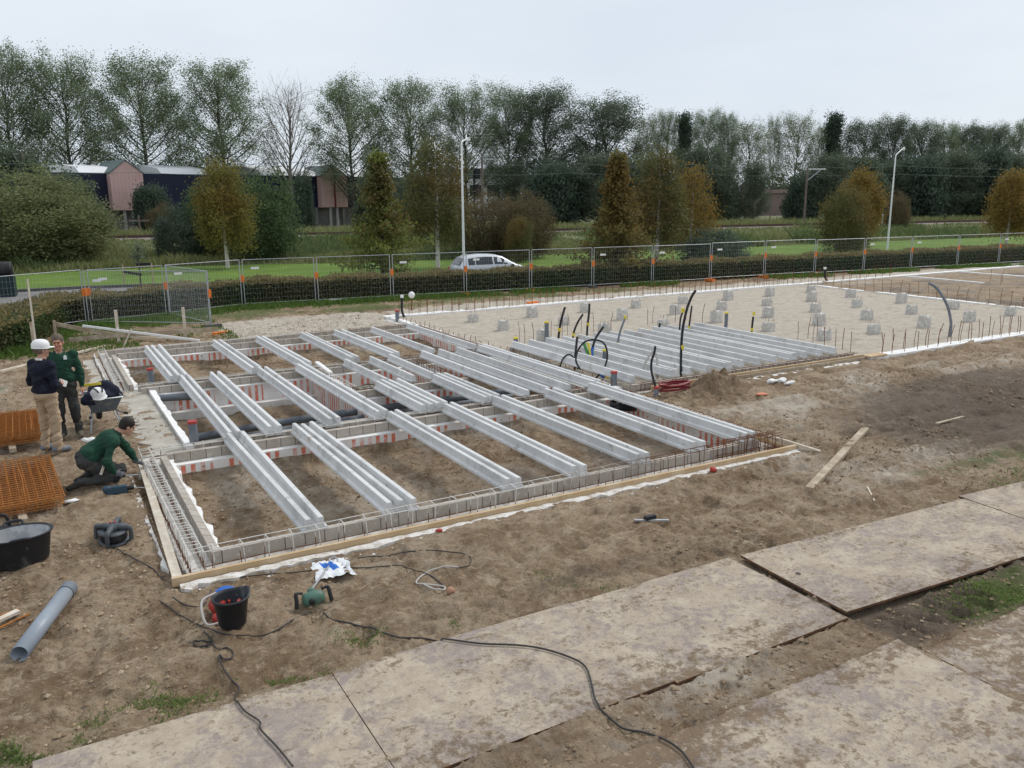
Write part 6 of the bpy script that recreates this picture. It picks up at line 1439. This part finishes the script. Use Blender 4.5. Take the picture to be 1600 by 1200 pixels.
# ------------------------------------------------------------------ people
def cap_d(P, a, b, ra, rb):
    a, b = np.array(a, float), np.array(b, float); ab = b-a; L = max(float(ab@ab), 1e-9)
    t = np.clip(((P-a)@ab)/L, 0, 1); q = P-a-t[..., None]*ab; return np.sqrt((q*q).sum(-1))-(ra+(rb-ra)*t)
def ell_d(P, c, r, ax=None):
    q = P-np.array(c, float)
    if ax is not None: q = q@np.array(ax, float).T
    r = np.array(r, float); k0 = np.sqrt(((q/r)**2).sum(-1)); k1 = np.sqrt(((q/r**2)**2).sum(-1)); return k0*(k0-1)/np.maximum(k1, 1e-6)
def sdf_mesh(name, prims, mat, h=.01, k=.03, fold=0.):
    """prims: ('c', a, b, ra, rb[, k]) tapered capsule, ('e', centre, radii, axes[, k]) ellipsoid, ('-e', ...) cut."""
    lo = np.full(3, 1e9); hi = -lo
    bb = []
    for p in prims:
        if p[0] == 'c': a = np.minimum(np.array(p[1])-p[3], np.array(p[2])-p[4]); b = np.maximum(np.array(p[1])+p[3], np.array(p[2])+p[4])
        else: m_ = max(p[2]); a = np.array(p[1])-m_; b = np.array(p[1])+m_
        bb.append((a, b))
        if p[0] != '-e': lo = np.minimum(lo, a); hi = np.maximum(hi, b)
    lo -= .05; n = np.ceil((hi+.05-lo)/h).astype(int)+1; D = np.full(n, .3, np.float32)
    for p, (a, b) in zip(prims, bb):
        i0 = np.clip(np.floor((a-.06-lo)/h).astype(int), 0, n); i1 = np.clip(np.ceil((b+.06-lo)/h).astype(int)+1, 0, n)
        if (i1 <= i0).any(): continue
        g = np.stack(np.meshgrid(*[lo[j]+h*np.arange(i0[j], i1[j]) for j in range(3)], indexing='ij'), -1)
        S = D[i0[0]:i1[0], i0[1]:i1[1], i0[2]:i1[2]]
        if p[0] == 'c': d = cap_d(g, *p[1:5]); kk = p[5] if len(p) > 5 else k
        else: d = ell_d(g, p[1], p[2], p[3]); kk = p[4] if len(p) > 4 else k
        if p[0] == '-e': q = np.maximum(kk-np.abs(S+d), 0)/kk; S[...] = np.maximum(S, -d)+q*q*kk*.25
        else: q = np.maximum(kk-np.abs(S-d), 0)/kk; S[...] = np.minimum(S, d)-q*q*kk*.25
    s = D < 0; off = [(i, j, l) for i in (0, 1) for j in (0, 1) for l in (0, 1)]
    sub = lambda A, o: A[o[0]:A.shape[0]-1+o[0], o[1]:A.shape[1]-1+o[1], o[2]:A.shape[2]-1+o[2]]
    cnt = sum(sub(s, o).astype(np.int8) for o in off); msk = (cnt > 0) & (cnt < 8); idx = np.full(msk.shape, -1, np.int64); idx[msk] = np.arange(msk.sum())
    cell = np.argwhere(msk); acc = np.zeros((len(cell), 3)); nn = np.zeros(len(cell))
    for a in off:
        for ax_ in range(3):
            if a[ax_]: continue
            b = list(a); b[ax_] = 1; va = sub(D, a)[msk]; vb = sub(D, b)[msk]; cr_ = (va < 0) != (vb < 0); t_ = np.where(cr_, va/np.where(va == vb, 1, va-vb), 0)
            p_ = np.array(a)[None]+t_[:, None]*(np.array(b)-np.array(a))[None]; acc += p_*cr_[:, None]; nn += cr_
    V = lo+h*(cell+acc/np.maximum(nn, 1)[:, None]); F_ = []
    for ax_ in range(3):
        u, v = (ax_+1) % 3, (ax_+2) % 3; sl0 = [slice(None)]*3; sl1 = [slice(None)]*3; sl0[ax_] = slice(0, -1); sl1[ax_] = slice(1, None)
        A_, B__ = s[tuple(sl0)], s[tuple(sl1)]
        for flip, C_ in ((False, A_ & ~B__), (True, ~A_ & B__)):
            e = np.argwhere(C_); e = e[(e[:, u] > 0) & (e[:, v] > 0) & (e[:, u] < idx.shape[u]) & (e[:, v] < idx.shape[v])]
            q = []
            for du, dv in ((1, 1), (0, 1), (0, 0), (1, 0)): z = e.copy(); z[:, u] -= du; z[:, v] -= dv; q.append(idx[z[:, 0], z[:, 1], z[:, 2]])
            q = np.stack(q, -1); q = q[(q >= 0).all(1)]; F_.append(q[:, ::-1] if flip else q)
    me = npmesh(name, V, np.concatenate(F_), mat, smooth=True)
    if fold:
        N_ = np.empty(len(V)*3, np.float32); me.vertices.foreach_get('normal', N_); N_ = N_.reshape(-1, 3)
        u_ = V[:, 0]*.8+V[:, 1]*.6+V[:, 2]*.5; w_ = V[:, 2]*1.0-V[:, 0]*.35+V[:, 1]*.3
        f_ = fbm(u_, w_*1.9, 7, 4, 71)-.6*np.abs(fbm(u_*.8, w_*2.6, 5, 3, 72)); V = V+N_*(f_*fold)[:, None]; me.vertices.foreach_set('co', V.astype(np.float32).ravel()); me.update()
    return me
def vv(*a): return np.array(a, float)
def unit(v): v = np.array(v, float); return v/np.linalg.norm(v)
def hand(wr, d, side, palm, curl, r=1.):
    """palm and five bent fingers; d finger direction, side towards the thumb, palm = facing of the palm."""
    d, side, palm = unit(d), unit(side), unit(palm); wr = np.array(wr, float); P = []
    for q in (-.026, -.009, .009, .026): P.append(('c', wr+side*q*.6, wr+d*.085+side*q, .020, .017, .012))
    for i, (q, L) in enumerate(((.030, .90), (.010, 1.0), (-.010, .95), (-.029, .76))):
        b = wr+d*.09+side*q; a = 0; cur = b
        for j, (l, rr_) in enumerate(((.044, .0098), (.028, .0090), (.022, .0080))):
            a += curl*(.55 if j == 0 else 1.0)*(1+.08*i); nd = d*math.cos(a)+palm*math.sin(a); nx = cur+nd*l*L; P.append(('c', cur, nx, rr_, rr_*.92, .006)); cur = nx
    t0 = wr+d*.025+side*.028; t1 = t0+unit(side*.75+d*.65+palm*.35)*.042; t2 = t1+unit(side*.25+d*.9+palm*.55*min(1, curl+.3))*.034
    P += [('c', t0, t1, .014, .0115, .012), ('c', t1, t2, .0112, .0095, .006)]; return P
def head_p(c, fwd, up_):
    f, u = unit(fwd), unit(up_); l = unit(np.cross(u, f)); u = np.cross(f, l); c = np.array(c, float); ax = np.stack([f, l, u]); g = lambda a, b, d: c+f*a+l*b+u*d
    P = [('e', g(-.008, 0, .025), (.098, .078, .100), ax), ('e', g(.028, 0, -.045), (.062, .058, .072), ax, .03), ('c', g(.078, 0, -.096), g(.05, 0, -.085), .022, .03, .03),
         ('c', g(.088, 0, .012), g(.110, 0, -.028), .009, .014, .014), ('e', g(.085, 0, .035), (.02, .055, .012), ax, .02), ('c', g(.086, -.02, -.062), g(.086, .02, -.062), .008, .008, .012)]
    for s_ in (-1, 1):
        P += [('-e', g(.094, s_*.031, .008), (.012, .016, .010), ax, .012), ('e', g(-.008, s_*.080, -.005), (.022, .010, .034), ax, .008), ('e', g(.07, s_*.042, -.03), (.022, .022, .02), ax, .02)]
    return P, g, ax
m_skin = M('skin', (.48, .265, .19), [((.54, .30, .21), 12, .45, .65)], .55, spec=.35)
m_skinr = M('ruddy_skin', (.50, .235, .165), [((.55, .27, .19), 12, .45, .65)], .55, spec=.35)
def person(label, loc, rz, J, top_mat, leg_mat, shoe_mat, skin, hairm, helmet=False, glove=None, wrists=None, extra=None):
    t = E('person', label, 'person', loc, rz)
    c = J['chest']; pv = J['pelvis']; nk = J['neck']; hd, hf, hu = J['head']
    hp, g, ax = head_p(hd, hf, hu); B = list(hp); B.append(('c', nk, np.array(hd)-unit(hu)*.05, .058, .054, .03))
    lat = J.get('lat', vv(0, 1, 0))
    mid = (vv(*c)+vv(*pv))/2
    body_t = [('c', vv(*pv)-lat*.07, vv(*pv)+lat*.07, .10, .10), ('c', pv, mid, .10, .10), ('c', mid, c, .10, .115), ('c', vv(*c)-lat*.085, vv(*c)+lat*.085, .10, .10), ('c', c, nk, .095, .068)]
    B += body_t; slv = []; trs = []
    for a in J['arms']:
        s_, e_, w_ = a[:3]; B += [('c', c, s_, .08, .058), ('c', s_, e_, .054, .040), ('c', e_, w_, .040, .027)]+hand(w_, *a[3:])
        cw = np.array(e_)+(np.array(w_)-np.array(e_))*.94; slv += [('c', c, s_, .10, .078), ('c', s_, e_, .074, .060), ('c', e_, np.array(e_)+(cw-np.array(e_))*.45, .060, .054), ('c', np.array(e_)+(cw-np.array(e_))*.45, cw, .054, .044)]
    for hp_, kn, an, toe in J['legs']:
        B += [('c', hp_, kn, .075, .048), ('c', kn, an, .048, .034), ('c', an, toe, .035, .03)]
        trs += [('c', hp_, kn, .108, .080), ('c', kn, an, .080, .068)]
    part('body', sdf_mesh('body', B, skin, .0085, .03), t)
    tp = [('c', vv(*pv)-lat*.075+J['up0']*.09, vv(*pv)+lat*.075+J['up0']*.09, .143, .143), ('c', pv+J['up0']*.08, mid, .148, .15), ('c', mid, c, .15, .158), ('c', vv(*c)-lat*.085, vv(*c)+lat*.085, .132, .132), ('c', c, np.array(nk)-unit(hu)*.0, .12, .076)]+slv
    part('sweater', sdf_mesh('sweater', tp, top_mat, .009, .04, .020), t)
    part('trousers', sdf_mesh('trousers', [('c', vv(*pv)-lat*.07, vv(*pv)+lat*.07, .138, .138), ('c', pv, vv(*pv)+J['up0']*.12, .13, .13)]+trs, leg_mat, .009, .045, .026), t)
    for hp_, kn, an, toe in J['legs']:
        a_, o_ = np.array(an, float), np.array(toe, float); dz = J.get('sole', vv(0, 0, -1))
        part('shoe', sdf_mesh('shoe', [('c', a_-unit(o_-a_)*.05+dz*.03, o_, .044, .040), ('c', a_+dz*.0, a_+unit(o_-a_)*.06, .052, .045), ('c', a_-unit(o_-a_)*.055+dz*.048, o_+dz*.016, .027, .030)], shoe_mat, .008, .03), t)
    H = [('e', g(-.020, 0, .042), (.108, .090, .100), ax), ('e', g(-.05, 0, -.01), (.072, .084, .09), ax), ('-e', g(.10, 0, -.045), (.085, .11, .095), ax, .015), ('-e', g(-.01, 0, -.12), (.2, .2, .07), ax, .02)]
    part('hair', sdf_mesh('hair', H, hairm, .007, .02), t)
    for s_ in (-1, 1):
        m = MB(m_blk); p = g(.086, s_*.031, .008); m.blob(tuple(p), (.010, .012, .009), 1, 0, 6); part('eye', m, t)
    m = MB(M('lip', (.36, .13, .11), rough=.6)); a, b = g(.098, -.020, -.060), g(.098, .020, -.060); m.tube([tuple(a), tuple(g(.101, 0, -.058)), tuple(b)], .0055, 6); part('mouth', m, t)
    if helmet:
        rot = Matrix(ax).transposed(); m = MB(m_white); m.lathe([(.128, .022), (.122, .030), (.126, .05), (.124, .09), (.105, .135), (.06, .162), (0, .170)], 26, tuple(g(-.015, 0, .01)), 1.08, .94, rot); hv = part('hard_hat', m, t)
        m = MB(m_white); m.blob(tuple(g(.125, 0, .042)), (.065, .08, .010), 2, .03, 8); link('visor', m.mesh('visor'), hv)
    if glove:
        for a in J['arms']: part('glove', sdf_mesh('glove', [(q[0], q[1], q[2], q[3]+.004, q[4]+.004, q[5]) for q in hand(a[2], *a[3:])]+[('c', a[2], np.array(a[2])-unit(np.array(a[3]))*.03, .034, .036)], glove, .007, .01), t)
    return t, g
m_cl_navy = M('navy_wool', (.010, .012, .024), [((.018, .021, .036), 7, .5, .7)], .95, bump=.6, bscale=9, bd=.03)
m_cl_green = M('green_fleece', (.014, .052, .032), [((.022, .072, .046), 6, .48, .7)], .95, bump=.6, bscale=9, bd=.03)
m_beige = M('beige_cotton', (.40, .295, .195), [((.46, .35, .24), 6, .48, .68), ((.30, .215, .14), 4, .58, .72)], .9, bump=.7, bscale=8, bd=.03)
m_workt = M('grey_work_cloth', (.045, .046, .045), [((.085, .082, .072), 5, .5, .7), ((.014, .014, .015), 3, .54, .66)], .9, bump=.6, bscale=9, bd=.03)
m_shoeg = M('grey_suede', (.15, .165, .19), [((.22, .225, .235), 8, .5, .7)], .8); m_shoeb = M('muddy_boot', (.16, .14, .105), [((.07, .06, .05), 8, .5, .7)], .85); m_shoed = M('dark_boot', (.03, .028, .025), [((.10, .08, .06), 8, .54, .7)], .8)
m_hairg = M('grey_hair', (.115, .088, .066), [((.22, .18, .145), 30, .5, .7)], .7, bump=.5, bscale=60); m_haird = M('dark_hair', (.018, .013, .010), rough=.6, bump=.5, bscale=60); m_glove = M('grey_glove', (.10, .105, .115), [((.21, .21, .215), 14, .5, .7)], .8)
# man with the white helmet, back to us, hands held together in front
UP = vv(0, 0, 1)
JA = dict(pelvis=vv(0, 0, .98), chest=vv(.0, 0, 1.36), neck=vv(.015, 0, 1.54), head=(vv(.04, 0, 1.70), (.95, -.35, -.08), (0, 0, 1)), up0=UP,
          arms=[(vv(0, .195, 1.46), vv(-.03, .265, 1.17), vv(.20, .10, 1.09), (.75, -.6, .05), (0, .1, 1), (0, -1, -.2), .5), (vv(0, -.195, 1.46), vv(-.02, -.26, 1.17), vv(.21, -.11, 1.10), (.8, .5, .1), (0, -.1, 1), (0, 1, -.2), .5)],
          legs=[(vv(0, .095, .93), vv(.025, .12, .51), vv(-.02, .13, .09), vv(.155, .15, .045)), (vv(0, -.095, .93), vv(.03, -.13, .51), vv(-.02, -.15, .09), vv(.155, -.18, .045))])
gA = gz(-.03, 15.2)
tA, gA_ = person('man in a white helmet, navy sweater and beige trousers, seen from behind', (-.05, 15.18, gA+.01), RAD(38), JA, m_cl_navy, m_beige, m_shoeg, m_skin, m_hairg, helmet=True)
m = MB(m_white); m.tube([(-.035, -.055, 1.555), (-.06, 0, 1.562), (-.035, .055, 1.555), (.04, .05, 1.53), (.075, 0, 1.51), (.04, -.05, 1.53)], .018, 6, closed=True); part('collar', m, tA)
m = MB(m_white); m.box((.33, -.02, 1.10), (.16, .012, .10), rot=Matrix.Rotation(.5, 3, 'Y')); ob_ = thing('paper_sheet', m, 'folded white paper held by the man in the helmet', 'paper', (-.05, 15.18, gA+.01), RAD(38))
# grey haired man facing us, left arm hanging
JB = dict(pelvis=vv(0, 0, .98), chest=vv(.01, 0, 1.36), neck=vv(.02, 0, 1.54), head=(vv(.045, 0, 1.70), (1, -.10, -.12), (0, 0, 1)), up0=UP,
          arms=[(vv(0, .20, 1.46), vv(-.02, .275, 1.16), vv(.04, .285, .90), (.1, .05, -1), (1, 0, 0), (0, -1, 0), .35), (vv(0, -.20, 1.46), vv(-.03, -.27, 1.17), vv(.17, -.20, 1.02), (.9, .5, -.1), (0, 0, 1), (0, 1, 0), .5)],
          legs=[(vv(0, .095, .93), vv(.02, .13, .51), vv(-.02, .16, .09), vv(.13, .20, .045)), (vv(0, -.095, .93), vv(.05, -.10, .51), vv(.03, -.11, .09), vv(.19, -.13, .045))])
tB, gB_ = person('grey haired man in a green sweater and dark work trousers facing the helmeted man', (.24, 16.02, gz(.24, 16.0)+.01), RAD(-98), JB, m_cl_green, m_workt, m_shoeb, m_skinr, m_hairg)
m = MB(m_white); m.box((.158, .095, 1.44), (.012, .05, .055), rot=Matrix.Rotation(-.12, 3, 'Y')); m.box((.152, .095, 1.475), (.010, .028, .022), rot=Matrix.Rotation(-.3, 3, 'Y')); part('chest_logo', m, tB)
m = MB(M('grey_collar', (.30, .31, .33))); m.tube([(-.03, -.06, 1.55), (-.05, 0, 1.56), (-.03, .06, 1.55), (.06, .045, 1.535), (.10, .0, 1.475), (.06, -.045, 1.535)], .015, 6, closed=True); part('collar', m, tB)
m = MB(M('knee_pad_cloth', (.012, .012, .013), rough=.9)); m.blob((.075, .13, .47), (.06, .085, .15), 1, .05, 9); m.blob((.10, -.10, .47), (.06, .085, .15), 2, .05, 9); m.v and None
for s_, p in ((1, (.068, .137, .45)), (-1, (.095, -.105, .45))):
    m = MB(m_blk); m.blob(p, (.045, .078, .17), 3, .05, 9); part('knee_pocket', m, tB)
# kneeling man leaning forward over the plank
JC = dict(pelvis=vv(.33, 0, .40), chest=vv(.66, .0, .63), neck=vv(.80, .02, .74), head=(vv(.93, .0, .795), (.86, .08, -.50), (.42, 0, .90)), up0=unit(vv(.5, 0, .45)), sole=vv(-.55, 0, -.1),
          arms=[(vv(.74, .17, .66), vv(.92, .27, .42), vv(1.03, .22, .175), (.75, .05, -.45), (.2, 1, 0), (.3, 0, -1), .35), (vv(.68, -.18, .64), vv(.575, -.26, .38), vv(.66, -.22, .17), (.85, -.1, -.25), (.1, .2, 1), (.2, 1, -.3), .95)],
          legs=[(vv(.33, -.09, .37), vv(.66, -.16, .105), vv(.22, -.15, .10), vv(.06, -.15, .045)), (vv(.34, .09, .37), vv(.80, .17, .105), vv(.36, .15, .10), vv(.20, .16, .045))])
CX, CY = .03, 13.12; gC = gz(.6, 13.1)
tC, gC_ = person('kneeling dark haired man in a green sweater working on the left plank', (CX, CY, gC+.0), RAD(4), JC, m_cl_green, m_workt, m_shoed, m_skin, m_haird, glove=m_glove)
m = MB(m_woodp); m.bar((.47, -.255, .20), (.53, -.24, .33), .025, .03); part('folding_rule', m, tC)
for p in ((.665, -.165, .10), (.805, .175, .10)):
    m = MB(m_blk); m.blob(p, (.07, .085, .082), 5, .06, 9); part('knee_pad', m, tC)
b = E('hammer', 'steel claw hammer in the kneeling man\'s gloved hand', 'hammer', (CX, CY, gC), RAD(4))
m = MB(m_blk); m.tube([(.66, -.245, .135), (.80, -.23, .115)], .016, 8); part('grip', m, b)
m = MB(m_steelb); m.tube([(.80, -.23, .115), (.99, -.215, .09)], .010, 8); part('shaft', m, b)
m = MB(m_steelb); m.tube([(.99, -.215, .135), (.99, -.215, .10), (.985, -.215, .02)], [.010, .014, .017], 8); part('hammer_head', m, b)
